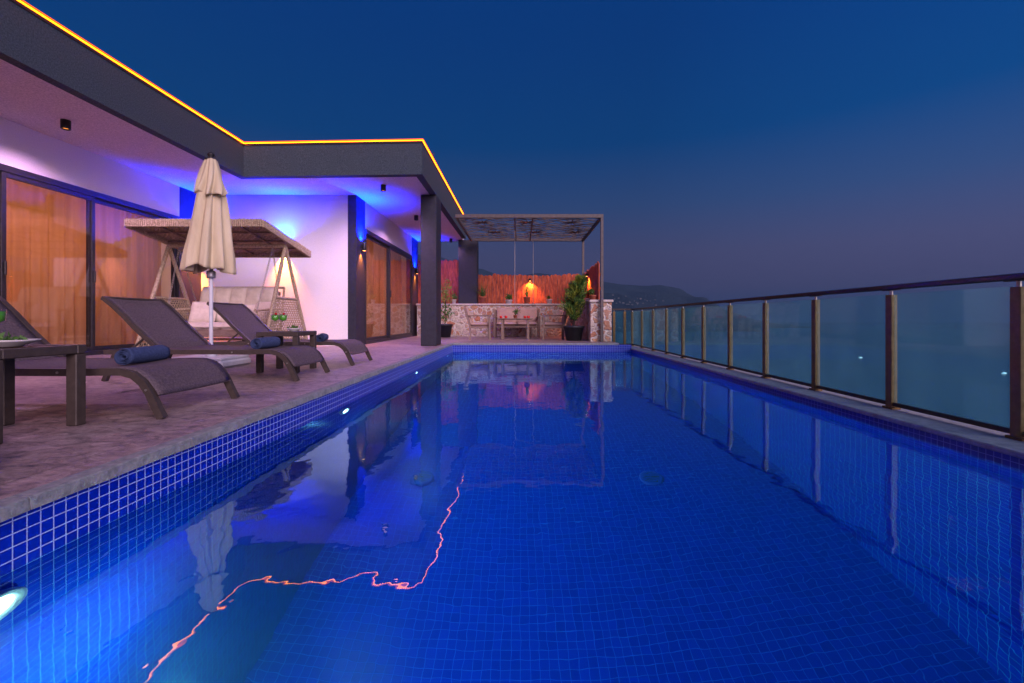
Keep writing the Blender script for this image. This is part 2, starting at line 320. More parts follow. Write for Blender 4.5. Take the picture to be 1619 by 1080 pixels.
# coping with uneven edge
mb=MB()
def coping(a,b,nrm,z0,z1,w,seg=.6):
    a=Vector(a);b=Vector(b); L=(b-a).length; t=(b-a)/L; n=Vector(nrm); k=max(1,int(L/seg))
    for i in range(k):
        s0=L*i/k+.002; s1=L*(i+1)/k-.002; steps=8
        pin=[]; 
        for j in range(steps+1):
            s=s0+(s1-s0)*j/steps; p=a+t*s; e=(noise.noise(Vector((p.x*9,p.y*9,z1)))*.008)
            pin.append((p+n*(e-.014),p+n*w,z1+noise.noise(p*7)*.002))
        vs=[];fs=[]
        for (u,v,zz) in pin: vs+= [(u.x,u.y,z0),(u.x+n.x*.004,u.y+n.y*.004,zz-.004),(u.x+n.x*.01,u.y+n.y*.01,zz),(v.x,v.y,zz),(v.x,v.y,z0)]
        for j in range(steps):
            for q in range(4): fs.append((j*5+q,j*5+q+1,(j+1)*5+q+1,(j+1)*5+q))
        fs+= [(0,1,2,3,4),tuple(steps*5+q for q in (4,3,2,1,0))]
        mb.add(vs,fs)
coping((PXL,PY0,0),(PXL,PY1+.1,0),(-1,0,0),-.035,.003,.045)
coping((PXL,PY1,0),(2.0,PY1,0),(0,1,0),-.035,.003,.045)
tag(mb.build('coping',M['coping']),kind='structure')
mb=MB(); mb.bbox(PXR-.012,2.66,-3,9.85,Z_K-.028,Z_K,.010); mb.box(PXR+.004,2.655,-3,9.85,-.6,Z_K-.0285); mb.bbox(2.03,2.66,9.86,10.1,-.6,Z_K-.002,.012); mb.bbox(2.03,PXR-.02,PY1+.01,9.85,-.6,Z_K-.004,.01)
tag(mb.build('kerb',M['kerb']),kind='structure')

# hillside under the terrace, sea, far hills
mb=MB(); n=40; vs=[];fs=[]
def gz(x,y):
    d=max(x-2.7,0); e=max(y-14,0); f=max(-y-4,0)
    return -.62-d*.95-e*.35-f*.3 + noise.noise(Vector((x*.12,y*.12,0)))*min(1.6,(d+e+f)*.15)
xs=[-150,-90,-50,-25,-12,-6,-2,1,2.7,4,6,9,14,22,35,60,90,130]; ys=[-90,-50,-25,-12,-5,-3,0,4,9,12,14,17,22,30,45,70,110,180]
for y in ys:
    for x in xs: vs.append((x,y,gz(x,y)))
W=len(xs)
for j in range(len(ys)-1):
    for i in range(W-1):
        cx=(xs[i]+xs[i+1])/2; cy=(ys[j]+ys[j+1])/2
        if PXL-1<cx<PXR+1 and -2<cy<PY1+1: continue
        fs.append((j*W+i,j*W+i+1,(j+1)*W+i+1,(j+1)*W+i))
mb.add(vs,fs,True); tag(mb.build('hillside',noisy('hill_ground',(.04,.05,.025),(.10,.09,.06),.6,.95,.6,4,bdist=.2)),kind='structure')
ZS=-95
mb=MB(); mb.add([(-13000,-13000,ZS),(13000,-13000,ZS),(13000,13000,ZS),(-13000,13000,ZS)],[(0,1,2,3)])
tag(mb.build('sea',M['sea']),kind='structure')
M['forest']=noisy('forest',(.008,.022,.032),(.018,.036,.045),.004,.95,.8,.02,bdist=30)
def ridge(name,pts,D,depth,rough,seed):
    mb=MB(); vs=[];fs=[]; n=150; rows=14
    x0,x1=pts[0][0],pts[-1][0]
    for i in range(n+1):
        px=x0+(x1-x0)*i/n
        for k in range(len(pts)-1):
            if pts[k][0]<=px<=pts[k+1][0]:
                t=(px-pts[k][0])/(pts[k+1][0]-pts[k][0]); t=t*t*(3-2*t); py=pts[k][1]*(1-t)+pts[k+1][1]*t; break
        top=H+(VY-py)*D/F+noise.noise(Vector((px*.09,seed,0)))*rough; X=(px-VX)*D/F
        for j in range(rows+1):
            s=j/rows; yy=D-depth*(1-s); zz=ZS-5+(top-ZS+5)*(s**.8)
            zz+=noise.noise(Vector((X*.0025,yy*.0025,seed)))*(top-ZS)*.22*math.sin(math.pi*s)
            vs.append((X,yy,zz))
        vs.append((X,D+depth,ZS-5))
    r=rows+2
    for i in range(n):
        for j in range(r-1): fs.append((i*r+j,(i+1)*r+j,(i+1)*r+j+1,i*r+j+1))
    mb.add(vs,fs,True); return tag(mb.build(name,M['forest']),kind='structure')
ridge('hills',[(300,470),(420,440),(560,410),(640,400),(690,406),(735,418),(757,425),(790,434),(815,437),(850,432),(905,438),(950,445),(985,450),(1020,452),(1045,450.5),(1062,454),(1075,456),(1088,464),(1103,475),(1125,488),(1160,504),(1200,512)],6000,1500,9,3)
ridge('foothills',[(520,500),(640,474),(760,470),(860,476),(940,462),(975,464),(1010,476),(1060,484),(1100,492),(1130,506)],4200,900,6,8)
# town glints on the far slope
mb=MB(); rs=random.Random(5)
for i in range(38):
    u=rs.random(); px=968+u*110; py=466+rs.random()*14+(px-968)*.09
    p=P(px,py,3650+rs.random()*150); s=rs.uniform(2.5,6)
    mb.box(p.x-s,p.x+s*rs.uniform(.6,1.8),p.y-s,p.y+s,p.z-3,p.z+rs.uniform(2,5))
M['town']=noisy('town',(.10,.11,.13),(.16,.17,.18),1,.9,0)
tag(mb.build('far_town',M['town']),label='pale scattered houses of a town low on the far hills',cat='town',kind='stuff')

# ------------------------------------------------------------------ house
ZC=2.79; ZT=3.31; XL=-4.44; XW=-5.9; XM=-3.04; YF=8.18; YE=13.1; XR=-1.55
FYL=7.10; FYR=6.98
house=thing('house',(-6,8,0),'low modern villa with lavender soffit, dark fascia and glowing orange roof line','house')
HO=Vector((-6,8,0))
def hb(mb,name,mat): 
    mb.v=[(v[0]-HO.x,v[1]-HO.y,v[2]-HO.z) for v in mb.v]; return mb.build(name,mat,house)
# roof slab (soffit underside)
mb=MB(); z0,z1=ZC,ZC+.06
mb.add([(-10,-3,z0),(XL-.12,-3,z0),(XL-.12,FYL+.12,z0),(XR-.12,FYR+.12,z0),(XR-.12,YE,z0),(-10,YE,z0),
        (-10,-3,z1),(XL-.12,-3,z1),(XL-.12,FYL+.12,z1),(XR-.12,FYR+.12,z1),(XR-.12,YE,z1),(-10,YE,z1)],
       [(5,4,3,2,1,0),(6,7,8,9,10,11)]+[(i,(i+1)%6,(i+1)%6+6,i+6) for i in range(6)])
hb(mb,'soffit',M['soffit'])
mb=MB(); z0,z1=ZC+.3,ZC+.4
mb.add([(-10,-3,z0),(XL-.12,-3,z0),(XL-.12,FYL+.12,z0),(XR-.12,FYR+.12,z0),(XR-.12,YE,z0),(-10,YE,z0),
        (-10,-3,z1),(XL-.12,-3,z1),(XL-.12,FYL+.12,z1),(XR-.12,FYR+.12,z1),(XR-.12,YE,z1),(-10,YE,z1)],
       [(5,4,3,2,1,0),(6,7,8,9,10,11)]+[(i,(i+1)%6,(i+1)%6+6,i+6) for i in range(6)])
hb(mb,'roof',M['fascia'])
# fascia band as a mitred wall
def band(path,thick,z0,z1):
    mb=MB(); pts=[Vector(p) for p in path]; out=[];inn=[]
    for i,p in enumerate(pts):
        ns=[]
        for a,b in((i-1,i),(i,i+1)):
            if 0<=a and b<len(pts): t=(pts[b]-pts[a]).normalized(); ns.append(Vector((-t.y,t.x)))
        nn=sum(ns,Vector((0,0))); nn/=len(ns); nn/= nn.length_squared if len(ns)>1 else 1
        out.append(p); inn.append(p+nn*thick)
    for i in range(len(pts)-1):
        a,b,c,d=out[i],out[i+1],inn[i+1],inn[i]
        vs=[(q.x,q.y,z) for z in(z0,z1) for q in(a,b,c,d)]
        f=[(3,2,1,0),(4,5,6,7),(0,1,5,4),(2,3,7,6)]
        if i==0: f.append((3,0,4,7))
        if i==len(pts)-2: f.append((1,2,6,5))
        mb.add(vs,f)
    return mb
hb(band([(XL,-3),(XL,FYL),(XR,FYR),(XR,12.6)],.12,ZC-.012,ZT),'fascia',M['fascia'])
hb(band([(XL+.022,-3),(XL+.022,FYL-.022),(XR+.022,FYR-.022),(XR+.022,12.1)],.03,ZT+.003,ZT+.020),'led_diffuser',M['led'])
hb(band([(XL+.018,-3),(XL+.018,FYL-.018),(XR+.018,FYR-.018),(XR+.018,12.1)],.017,ZT-.0025,ZT+.0025),'led_strip',M['led_core'])
# small drip profile holding the led
hb(band([(XL+.008,-3),(XL+.008,FYL-.008),(XR+.008,FYR-.008),(XR+.008,12.6)],.0075,ZT-.04,ZT-.008),'drip_edge',M['alu_dark'])
# walls
ZD=2.26
mb=MB(); mb.box(XW-.15,XW,-3,7.66,ZD+.004,ZC-.003); mb.box(XW-.15,XM,YF,YF+.15,0,ZC-.003); mb.box(XM-.15,XM,8.65,12.37,ZD+.004,ZC-.003)
mb.box(-10,XM-.15,YE-.15,YE,0,ZC-.003); mb.box(XW-.15,XW,-3,-2.8,0,ZD)
hb(mb,'wall',M['white_wall'])
mb=MB(); mb.box(XW-.15,XW+.003,7.66,YF-.002,0,ZC-.004)
hb(mb,'cladding',M['cladding'])
mb=MB(); mb.box(XM-.15,XM+.004,YF-.003,8.65,0,ZC-.005); hb(mb,'cladding',M['cladding'])
mb=MB(); mb.box(XM-.15,XM+.004,12.37,YE+.003,0,ZC-.006); hb(mb,'cladding',M['cladding'])
mb=MB(); mb.bbox(-1.837,XR+.003,8.14,8.62,0,ZC-.012,.008); o=hb(mb,'column',M['cladding']); o['label']='dark square column standing at the pool edge'
mb=MB(); mb.bbox(-1.80,-1.25,12.80,13.2,0,ZC-.012,.008); o=hb(mb,'column',M['cladding']); o['label']='dark column rising behind the stone wall'
# back room planes so nothing shows through
mb=MB(); mb.box(-8.2,-8.1,-3,8,0,ZC-.01); mb.box(-10,XW-.16,7.9,8.0,0,ZC-.01); mb.box(-5.2,-5.1,YF+.15,YE-.15,0,ZC-.01)
hb(mb,'inner_wall',M['white_wall'])
# sliding doors: frames on plane X, panels between y values
def curtain_mesh(X,y0,y1,z0,z1,amp=.021,seed=1):
    mb=MB(); n=int((y1-y0)/.012); vs=[];fs=[]; rs=random.Random(seed); ph=[rs.uniform(0,6.28) for _ in range(4)]
    rows=6
    for i in range(n+1):
        y=y0+(y1-y0)*i/n
        for j in range(rows+1):
            s=j/rows
            d=amp*(math.sin(y*34+ph[0]+math.sin(y*5)*1.4)+.5*math.sin(y*61+ph[1]+s*.7)+.35*math.sin(y*13+ph[2]))*(.65+.5*(1-s))
            vs.append((X+d,y,z0+(z1-z0)*s))
    for i in range(n):
        for j in range(rows): a=i*(rows+1)+j; fs.append((a,a+rows+1,a+rows+2,a+1))
    mb.add(vs,fs,True); return mb
def sliding(X,ys,label,y_end0,y_end1):
    mb=MB(); 
    t=.14
    mb.bbox(X-.12,X+.02,y_end0,y_end1,ZD-.08,ZD,.004)     # head
    mb.bbox(X-.12,X+.02,y_end0,y_end1,0,.06,.004)         # sill
    for y in (y_end0,y_end1): mb.bbox(X-.121,X+.021,y-.03 if y==y_end1 else y,y if y==y_end1 else y+.03,.06,ZD-.08,.004)
    f=hb(mb,'sliding_door',M['alu_dark']); f['label']=label
    for k in range(len(ys)-1):
        a,b=ys[k],ys[k+1]; off=-.03 if k%2 else -.075
        mb=MB(); w=.05
        x0,x1=X+off,X+off+.04
        mb.bbox(x0,x1,a-w/2,a+w/2,.062,ZD-.082,.003); mb.bbox(x0,x1,b-w/2,b+w/2,.062,ZD-.082,.003)
        mb.bbox(x0+.001,x1-.001,a+w/2,b-w/2,.062,.062+.055,.003); mb.bbox(x0+.001,x1-.001,a+w/2,b-w/2,ZD-.082-.055,ZD-.082,.003)
        mb.v=[(v[0]-HO.x,v[1]-HO.y,v[2]) for v in mb.v]; mb.build('panel_frame',M['alu_dark'],f)
        mb=MB(); mb.box(x0+.016,x0+.024,a+w/2,b-w/2,.117,ZD-.137)
        mb.v=[(v[0]-HO.x,v[1]-HO.y,v[2]) for v in mb.v]; mb.build('glass_pane',M['door_glass'],f)
    mb=curtain_mesh(X-.30,y_end0,y_end1,.03,ZD+.1,seed=int(abs(X)*10))
    mb.v=[(v[0]-HO.x,v[1]-HO.y,v[2]) for v in mb.v]; mb.build('curtain',M['curtain'],f)
    for k,y in enumerate(ys[1:-1]):
        mb=MB(); mb.bbox(X+.012,X+.035,y-.012,y+.012,1.0,1.16,.004)
        mb.v=[(v[0]-HO.x,v[1]-HO.y,v[2]) for v in mb.v]; mb.build('door_handle',M['alu_dark'],f)
sliding(XW,[-.6,1.4,3.4,5.05,6.11,7.62],'long sliding glass door with orange curtains beside the loungers',-2.8,7.655)
sliding(XM,[8.68,10.3,12.34],'sliding glass door with orange curtains behind the pool column',8.652,12.368)

# ------------------------------------------------------------------ lights
def spot(name,loc,d,col,W,ang,blend=.6,size=.03,parent=None):
    l=bpy.data.lights.new(name,'SPOT'); l.energy=W; l.color=col; l.spot_size=R(ang); l.spot_blend=blend; l.shadow_soft_size=size
    o=bpy.data.objects.new(name,l); COL.objects.link(o); o.rotation_euler=Vector(d).to_track_quat('-Z','Y').to_euler()
    o.location=Vector(loc)
    if parent: o.parent=parent; o.location=Vector(loc)-parent.location
    return o
def area(name,loc,d,col,W,sx,sy,parent=None):
    l=bpy.data.lights.new(name,'AREA'); l.energy=W; l.color=col; l.shape='RECTANGLE'; l.size=sx; l.size_y=sy
    o=bpy.data.objects.new(name,l); COL.objects.link(o); o.rotation_euler=Vector(d).to_track_quat('-Z','Y').to_euler(); o.location=loc
    if parent: o.parent=parent; o.location=Vector(loc)-parent.location
    return o
OR=(1,.24,.025); BL=(.0,.014,1.0)
def sconce(loc,nrm,label,wb=26,wo=9,group='up and down wall lamps on the house'):
    t=thing('wall_lamp',loc,label,'wall lamp',group); n=Vector(nrm)
    mb=MB(); c=n*.065
    mb.lathe([(.0,-.075),(.038,-.075),(.04,-.07),(.04,.07),(.038,.075),(.0,.075)],(c.x,c.y,0),20); mb.build('lamp_body',M['lamp_black'],t)
    mb=MB(); mb.bbox(min(0,n.x*.03)-(.02 if n.x==0 else 0),max(0,n.x*.03)+(.02 if n.x==0 else 0),min(0,n.y*.03)-(.02 if n.y==0 else 0),max(0,n.y*.03)+(.02 if n.y==0 else 0),-.03,.03,.003); mb.build('bracket',M['lamp_black'],t)
    mb=MB(); mb.lathe([(0,-.078),(.03,-.078)],(c.x,c.y,0),16); mb.build('lower_lens',M['bulb_orange'],t)
    mb=MB(); mb.lathe([(0,.078),(.03,.078)],(c.x,c.y,0),16); mb.build('upper_lens',M['bulb_blue'],t)
    L=Vector(loc)+c
    spot('blue_uplight',L+Vector((0,0,.085)),(-n.x*.22,-n.y*.22,1),BL,wb,140,1,.03,t)
    spot('orange_downlight',L+Vector((0,0,-.085)),(-n.x*.28,-n.y*.28,-1),OR,wo,80,.8,.02,t)
    return t
sconce((XM+.004,8.42,1.87),(1,0,0),'black up-down wall lamp on the dark strip at the corner of the white wall',1600,110)
sconce((XM+.004,12.72,1.87),(1,0,0),'farthest black up-down wall lamp, past the far glass door',1200,110)
sconce((-4.36,YF,1.80),(0,-1,0),'black up-down wall lamp on the white wall behind the wicker swing',1700,330)
sconce((XW+.003,7.92,1.80),(1,0,0),'black up-down wall lamp on the dark corner strip behind the folded umbrella',1400,380)
def downlight(p,label,W=12):
    t=thing('ceiling_lamp',p,label,'ceiling lamp','cylinder lamps under the soffit')
    mb=MB(); mb.lathe([(.0,0),(.045,0),(.045,-.10),(.041,-.104),(.036,-.10),(.034,-.085),(0,-.085)],(0,0,0),24); mb.build('lamp_body',M['lamp_black'],t)
    mb=MB(); mb.lathe([(0,-.088),(.033,-.088)],(0,0,0),16); mb.build('lens',M['bulb_amber'],t)
    spot('amber_downlight',Vector(p)+Vector((0,0,-.11)),(0,0,-1),(1,.50,.95),W,150,.9,0,t)
def onceil(px,py): D=(ZC-.1-H)*F/(VY-py); return ((px-VX)*D/F,D,ZC)
for px,py,lb in((104,204,'nearest black cylinder ceiling lamp above the first lounger'),(606,302,'black cylinder ceiling lamp by the blue glow near the column'),
                (658,348,'black cylinder ceiling lamp just left of the dark column'),(713,383,'farthest cylinder ceiling lamp, right of the dark column')):
    downlight(onceil(px,py),lb,130 if px<700 else 40)
for y,lb in((1.6,'added black cylinder ceiling lamp, unseen just outside the left edge of the view'),(-.8,'added unseen black cylinder ceiling lamp behind the viewer')):
    downlight((-5.2,y,ZC),lb,100)  # both added out of view; their bounce off the deck brightens the soffit
# rooms behind the curtains
area('room_glow',(XW-1.2,3.9,1.7),(1,0,-.05),(1,.47,.14),56,6.5,1.6,house)
area('room_glow',(XM-1.4,10.5,1.5),(1,0,-.05),(1,.45,.15),24,3.2,1.6,house)

# ------------------------------------------------------------------ pool lights and drains 
def pool_light(y,z,label,W,glow=2.5):
    t=thing('pool_light',(PXL,y,z),label,'pool light','round lights in the left pool wall')
    Mx=Matrix.Rotation(R(90),4,'Y')
    mb=MB(); mb.lathe([(0,.0),(.075,.0),(.085,.008),(.085,.022),(.062,.028),(.058,.018)],(0,0,0),28,M=Mx); mb.build('bezel',M['ceramic'],t)
    mb=MB(); mb.lathe([(0,.024),(.045,.022),(.058,.017)],(0,0,0),24,M=Mx); mb.build('lens',M['pool_bulb'],t)
    spot('pool_lamp',(PXL+.05,y,z),(1,0,-.5),(.25,.75,1),W,155,.6,.05,t)
    l=bpy.data.lights.new('pool_halo_fill','POINT'); l.energy=glow; l.color=(.45,1,.85) if glow>10 else (.2,.7,1); l.shadow_soft_size=0
    q=bpy.data.objects.new('pool_halo_fill',l); COL.objects.link(q); q.parent=t; q.location=(.36,.15,-.58)  # added point light off the wall, imitates the halo scattered in the water
pool_light(1.14,Z_W-.17,'bright pool light in the left wall nearest the viewer',120,34)
pool_light(3.45,Z_W-.16,'second pool light in the left wall, below the first lounger',150)
pool_light(5.80,Z_W-.16,'third pool light in the left wall, before the dark column',150)
pool_light(8.30,Z_W-.16,'farthest small pool light beside the dark column',150)
M['drain']=noisy('drain',(.005,.04,.40),(.01,.06,.46),30,.5,.1,60)
for x,y,lb in((-.88,3.95,'pale round floor drain on the left of the pool floor'),(1.16,3.92,'pale round floor drain on the right of the pool floor')):
    t=thing('floor_drain',(x,y,PZ),lb,'drain','round drains in the pool floor')
    mb=MB(); mb.lathe([(.11,.002),(.108,.012),(.09,.016),(.0,.016)],(0,0,0),28); mb.build('cover',M['drain'],t)
    mb=MB()
    for k in range(-3,4): w=math.sqrt(.075**2-(k*.02)**2); mb.box(-w,w,k*.02-.003,k*.02+.003,.0165,.018)
    mb.build('slots',M['pot_black'],t)

# ------------------------------------------------------------------ glass railing
XP=2.50; ZR=.715
rail=thing('glass_railing',(XP,5,Z_K),'long bronze post railing with tinted glass along the sea side of the pool','railing')
RO=Vector((XP,5,Z_K))
def rb(mb,name,mat,par=None):
    mb.v=[(v[0]-RO.x,v[1]-RO.y,v[2]-RO.z) for v in mb.v]; return mb.build(name,mat,par or rail)
py=[2.22+.765*k for k in range(-5,11)]; py[-1]=9.9
def post(x,y,along='y'):
    mb=MB()
    mb.bbox(x-.021,x+.021,y-.025,y+.025,Z_K+.012,ZR-.055,.002) if along=='y' else mb.bbox(x-.025,x+.025,y-.021,y+.021,Z_K+.012,ZR-.055,.002)
    p=rb(mb,'post',M['bronze'])
    mb=MB(); mb.bbox(x-.032,x+.032,y-.04,y+.04,Z_K,Z_K+.014,.003); rb(mb,'base_plate',M['bronze'],p)
    mb=MB(); mb.tube([(x,y,ZR-.056),(x,y,ZR-.022)],.010,10); rb(mb,'spigot',M['chain'],p)
    mb=MB(); mb.bbox(x-.016,x+.016,y-.06,y+.06,ZR-.026,ZR-.0205,.002); rb(mb,'saddle',M['handrail'],p)
for y in py: post(XP,y)
post(2.33,9.9,'x'); post(2.09,9.9,'x')
mb=MB(); mb.bbox(XP-.024,XP+.024,-3,9.925,ZR-.02,ZR+.012,.005); rb(mb,'handrail',M['handrail'])
mb=MB(); mb.bbox(2.0,XP-.025,9.878,9.922,ZR-.02,ZR+.012,.005); rb(mb,'handrail',M['handrail'])
for a,b in zip(py[:-1],py[1:]):
    mb=MB(); mb.box(XP-.004,XP+.004,a+.028,b-.028,Z_K+.045,ZR-.05); g=rb(mb,'glass_pane',M['rail_glass'])
    mb=MB(); mb.bbox(XP-.014,XP+.014,a+.026,b-.026,Z_K+.02,Z_K+.046,.003); rb(mb,'channel',M['handrail'])
for a,b in((2.09,2.33),(2.33,2.50)):
    mb=MB(); mb.box(a+.03,b-.03,9.896,9.904,Z_K+.045,ZR-.05); rb(mb,'glass_pane',M['rail_glass'])
    mb=MB(); mb.bbox(a+.028,b-.028,9.886,9.914,Z_K+.02,Z_K+.046,.003); rb(mb,'channel',M['handrail'])

# ------------------------------------------------------------------ stone walls, fence, pergola
ZSW=.93
def capstone(mb,x0,x1,y0,y1,z0,z1,seg=.55,ax='x'):
    L=(x1-x0) if ax=='x' else (y1-y0); k=max(1,int(L/seg))
    for i in range(k):
        a=(x0 if ax=='x' else y0)+L*i/k+.003; b=(x0 if ax=='x' else y0)+L*(i+1)/k-.003; e=random.uniform(-.008,.008)
        if ax=='x': mb.bbox(a,b,y0+e,y1,z0,z1+random.uniform(-.003,.003),.008)
        else: mb.bbox(x0+e,x1+e,a,b,z0,z1+random.uniform(-.003,.003),.008)
def rubble_wall(name,x0,x1,y0,y1,z1,label,ax):
    t=thing(name,((x0+x1)/2,(y0+y1)/2,0),label,'stone wall'); o=t.location.copy()
    mb=MB()      # gridded faces pushed in and out like rubble
    def face(a,b,c,d,nrm,nu,nv):
        vs=[];fs=[]
        for i in range(nu+1):
            for j in range(nv+1):
                u=i/nu;v=j/nv; p=(Vector(a)*(1-u)+Vector(b)*u)*(1-v)+(Vector(d)*(1-u)+Vector(c)*u)*v
                e=noise.noise(p*9)*.016*(0 if i in(0,nu) else 1)
                vs.append(p+Vector(nrm)*e-o)
        for i in range(nu):
            for j in range(nv): q=i*(nv+1)+j; fs.append((q,q+nv+1,q+nv+2,q+1))
        mb.add(vs,fs,True)
    nx=int((x1-x0)/.05); ny=int((y1-y0)/.05); nz=int(z1/.05)
    face((x0,y0,0),(x1,y0,0),(x1,y0,z1),(x0,y0,z1),(0,-1,0),nx,nz)
    face((x0,y1,0),(x0,y0,0),(x0,y0,z1),(x0,y1,z1),(-1,0,0),ny,nz)
    face((x1,y0,0),(x1,y1,0),(x1,y1,z1),(x1,y0,z1),(1,0,0),ny,nz)
    face((x1,y1,0),(x0,y1,0),(x0,y1,z1),(x1,y1,z1),(0,1,0),nx,nz)
    mb.build('masonry',M['rubble'],t)
    mb=MB(); capstone(mb,x0-.03-o.x,x1+.03-o.x,y0-.04-o.y,y1+.02-o.y,z1-.004,z1+.045,ax=ax); mb.build('capstone',M['kerb2'],t)
M['kerb2']=noisy('pale_cap',(.52,.46,.43),(.66,.60,.56),16,.75,.6,60)
rubble_wall('stone_wall',-2.95,1.50,12.62,13.1,ZSW-.045,'low rubble stone wall with pale cap behind the patio furniture','x')
rubble_wall('stone_wall',1.54,2.0,9.72,13.1,ZSW-.06,'stone wall end running forward at the right of the patio, by the railing','y')
def fence(name,a,b,z0,ztop,label,seed):
    a=Vector(a);b=Vector(b); L=(b-a).length; t=(b-a)/L; n=Vector((-t.y,t.x,0)); rs=random.Random(seed)
    th=thing(name,(a+b)/2,label,'fence'); c=th.location.copy(); ang=math.atan2(t.y,t.x); th.rotation_euler=(0,0,ang)
    mb=MB(); s=-L/2
    while s<L/2-.02:
        w=rs.uniform(.10,.17); e=min(s+w,L/2); z=ztop(s/L+.5)+rs.uniform(-.03,.025); d=rs.uniform(-.006,.006); sl=rs.uniform(-.02,.02)
        x0,x1=s+.003,e-.003; y0,y1=-.011+d,.011+d
        vs=[(x0,y0,z0),(x1,y0,z0),(x1,y1,z0),(x0,y1,z0),(x0,y0,z+sl),(x1,y0,z-sl),(x1,y1,z-sl),(x0,y1,z+sl),((x0+x1)/2,y0,z+.03),((x0+x1)/2,y1,z+.03)]
        mb.add(vs,[(3,2,1,0),(0,1,5,8,4),(3,7,9,6,2),(1,2,6,5),(3,0,4,7),(4,8,9,7),(8,5,6,9)]); s=e
    mb.build('boards',M['fence_wood'],th)
    for zz in(z0+.25,ztop(.5)-.3):
        mb=MB(); mb.bbox(-L/2,L/2,.02,.06,zz,zz+.07,.004); mb.build('rail',M['fence_wood'],th)
    return th
fence('wooden_fence',(-1.35,13.35,0),(1.82,13.35,0),.4,lambda s:1.80+.02*math.sin(s*9),'reddish board fence behind the stone wall, with a lit lamp',1)
fence('wooden_fence',(-6.2,13.42,0),(-1.38,13.42,0),0,lambda s:2.26,'taller reddish board fence between the house and the dark column',2)
fence('wooden_fence',(1.86,13.3,0),(1.82,10.25,0),ZSW-.02,lambda s:1.80,'board fence on top of the stone wall end under the pergola side',3)
def fence_lamp(loc,nrm,label,W):
    t=thing('fence_lamp',loc,label,'wall lamp','small downward lamps on the fence'); n=Vector(nrm)
    mb=MB(); c=n*.07; mb.lathe([(0,.05),(.02,.05),(.035,.03),(.045,-.03),(.04,-.03),(.0,.0)],(c.x,c.y,0),18); mb.build('lamp_hood',M['lamp_black'],t)
    mb=MB(); mb.tube([(0,0,.02),(c.x,c.y,.04)],.01,8); mb.build('bracket',M['lamp_black'],t)
    mb=MB(); mb.lathe([(0,-.045),(.015,-.04),(.024,-.025),(.02,-.005)],(c.x,c.y,0),12); mb.build('bulb',M['bulb_orange'],t)
    spot('orange_fence_light',Vector(loc)+n*.075+Vector((0,0,-.05)),(-n.x*.25,-n.y*.25,-1),(1,.26,.03),W*4,125,.8,.02,t)
p=P(838,443,13.33); fence_lamp((p.x,13.337,p.z),(0,-1,0),'small lit lamp on the board fence above the cactus pot',28)
fence_lamp((1.83,11.8,1.66),(-1,0,0),'small lit lamp on the side fence above the right flower pots',28)

# pergola
perg=thing('pergola',(.2,11,0),'metal pergola with patterned openwork roof over the patio seats','pergola'); PO=Vector((.2,11,0))
def pb(mb,name,mat): mb.v=[(v[0]-PO.x,v[1]-PO.y,v[2]) for v in mb.v]; return mb.build(name,mat,perg)
ZP=2.72; PX0=-1.42; PX1=1.80; PYa=9.6; PYb=12.55
for (x,y,z) in((1.77,PYa+.03,0),(1.77,PYb-.03,ZSW)):
    mb=MB(); mb.bbox(x-.03,x+.03,y-.03,y+.03,z,ZP-.03,.003); q=pb(mb,'post',M['steel_brown'])
for y in(PYa,PYb-.06): mb=MB(); mb.bbox(PX0,PX1,y,y+.06,ZP-.03,ZP+.05,.004); pb(mb,'beam',M['steel_brown'])
for x in(PX0,PX1-.05): mb=MB(); mb.bbox(x,x+.05,PYa+.06,PYb-.06,ZP-.028,ZP+.048,.004); pb(mb,'beam',M['steel_brown'])
for x in(-.13,.27): mb=MB(); mb.bbox(x-.015,x+.015,PYa+.06,PYb-.06,ZP-.02,ZP+.02,.003); pb(mb,'rafter',M['steel_brown'])
# openwork sheet of woven strands that part round spiky stars
mb=MB(); rs=random.Random(4); stars=[(PX0+.55+i*1.03+(.25 if j else 0),PYa+.65+j*1.15) for i in range(3) for j in range(2)]
for k in range(25):
    yb=PYa+.10+(PYb-PYa-.22)*(k+.5)/25; pts=[]; ph=rs.uniform(0,6.28)
    for q in range(49):
        x=PX0+.04+(PX1-PX0-.08)*q/48; y=yb+.03*math.sin(x*3.1+ph)
        for (sx,sy) in stars:
            g=math.exp(-((x-sx)/.34)**2); d=y-sy; y+=g*(.34 if d>=0 else -.34)*math.exp(-abs(d)/.34)
        pts.append((x,min(max(y,PYa+.07),PYb-.07),ZP+.012+.014*math.sin(k*2.1+q*.7)))
    mb.tube(pts,.009,5,caps=False)
pb(mb,'woven_strands',M['steel_brown'])
for (sx,sy) in stars:
    mb=MB(); mb.lathe([(0,-.02),(.06,-.012),(.07,0),(.06,.012),(0,.02)],(sx,sy,ZP+.012),12)
    for q in range(12):
        a=q/12*6.28+rs.uniform(-.12,.12); L=rs.uniform(.26,.46); mb.tube([(sx,sy,ZP+.012),(sx+L*math.cos(a),min(max(sy+L*math.sin(a)*.9,PYa+.07),PYb-.07),ZP+.012)],[.020,.004],5)
    pb(mb,'star_spikes',M['steel_brown'])
mb=MB()
for k in range(16):
    x=rs.uniform(PX0+.1,PX1-.1); y=rs.uniform(PYa+.1,PYb-.1); a=rs.uniform(-.5,.5)+ (0 if rs.random()<.5 else 1.4); L=rs.uniform(.4,1.1)
    x2=min(max(x+L*math.cos(a),PX0+.05),PX1-.05); y2=min(max(y+L*math.sin(a),PYa+.05),PYb-.05)
    mb.tube([(x,y,ZP+.04),((x+x2)/2,(y+y2)/2,ZP+.05+rs.uniform(0,.03)),(x2,y2,ZP+.04)],.007,5)
pb(mb,'rods',M['steel_brown'])
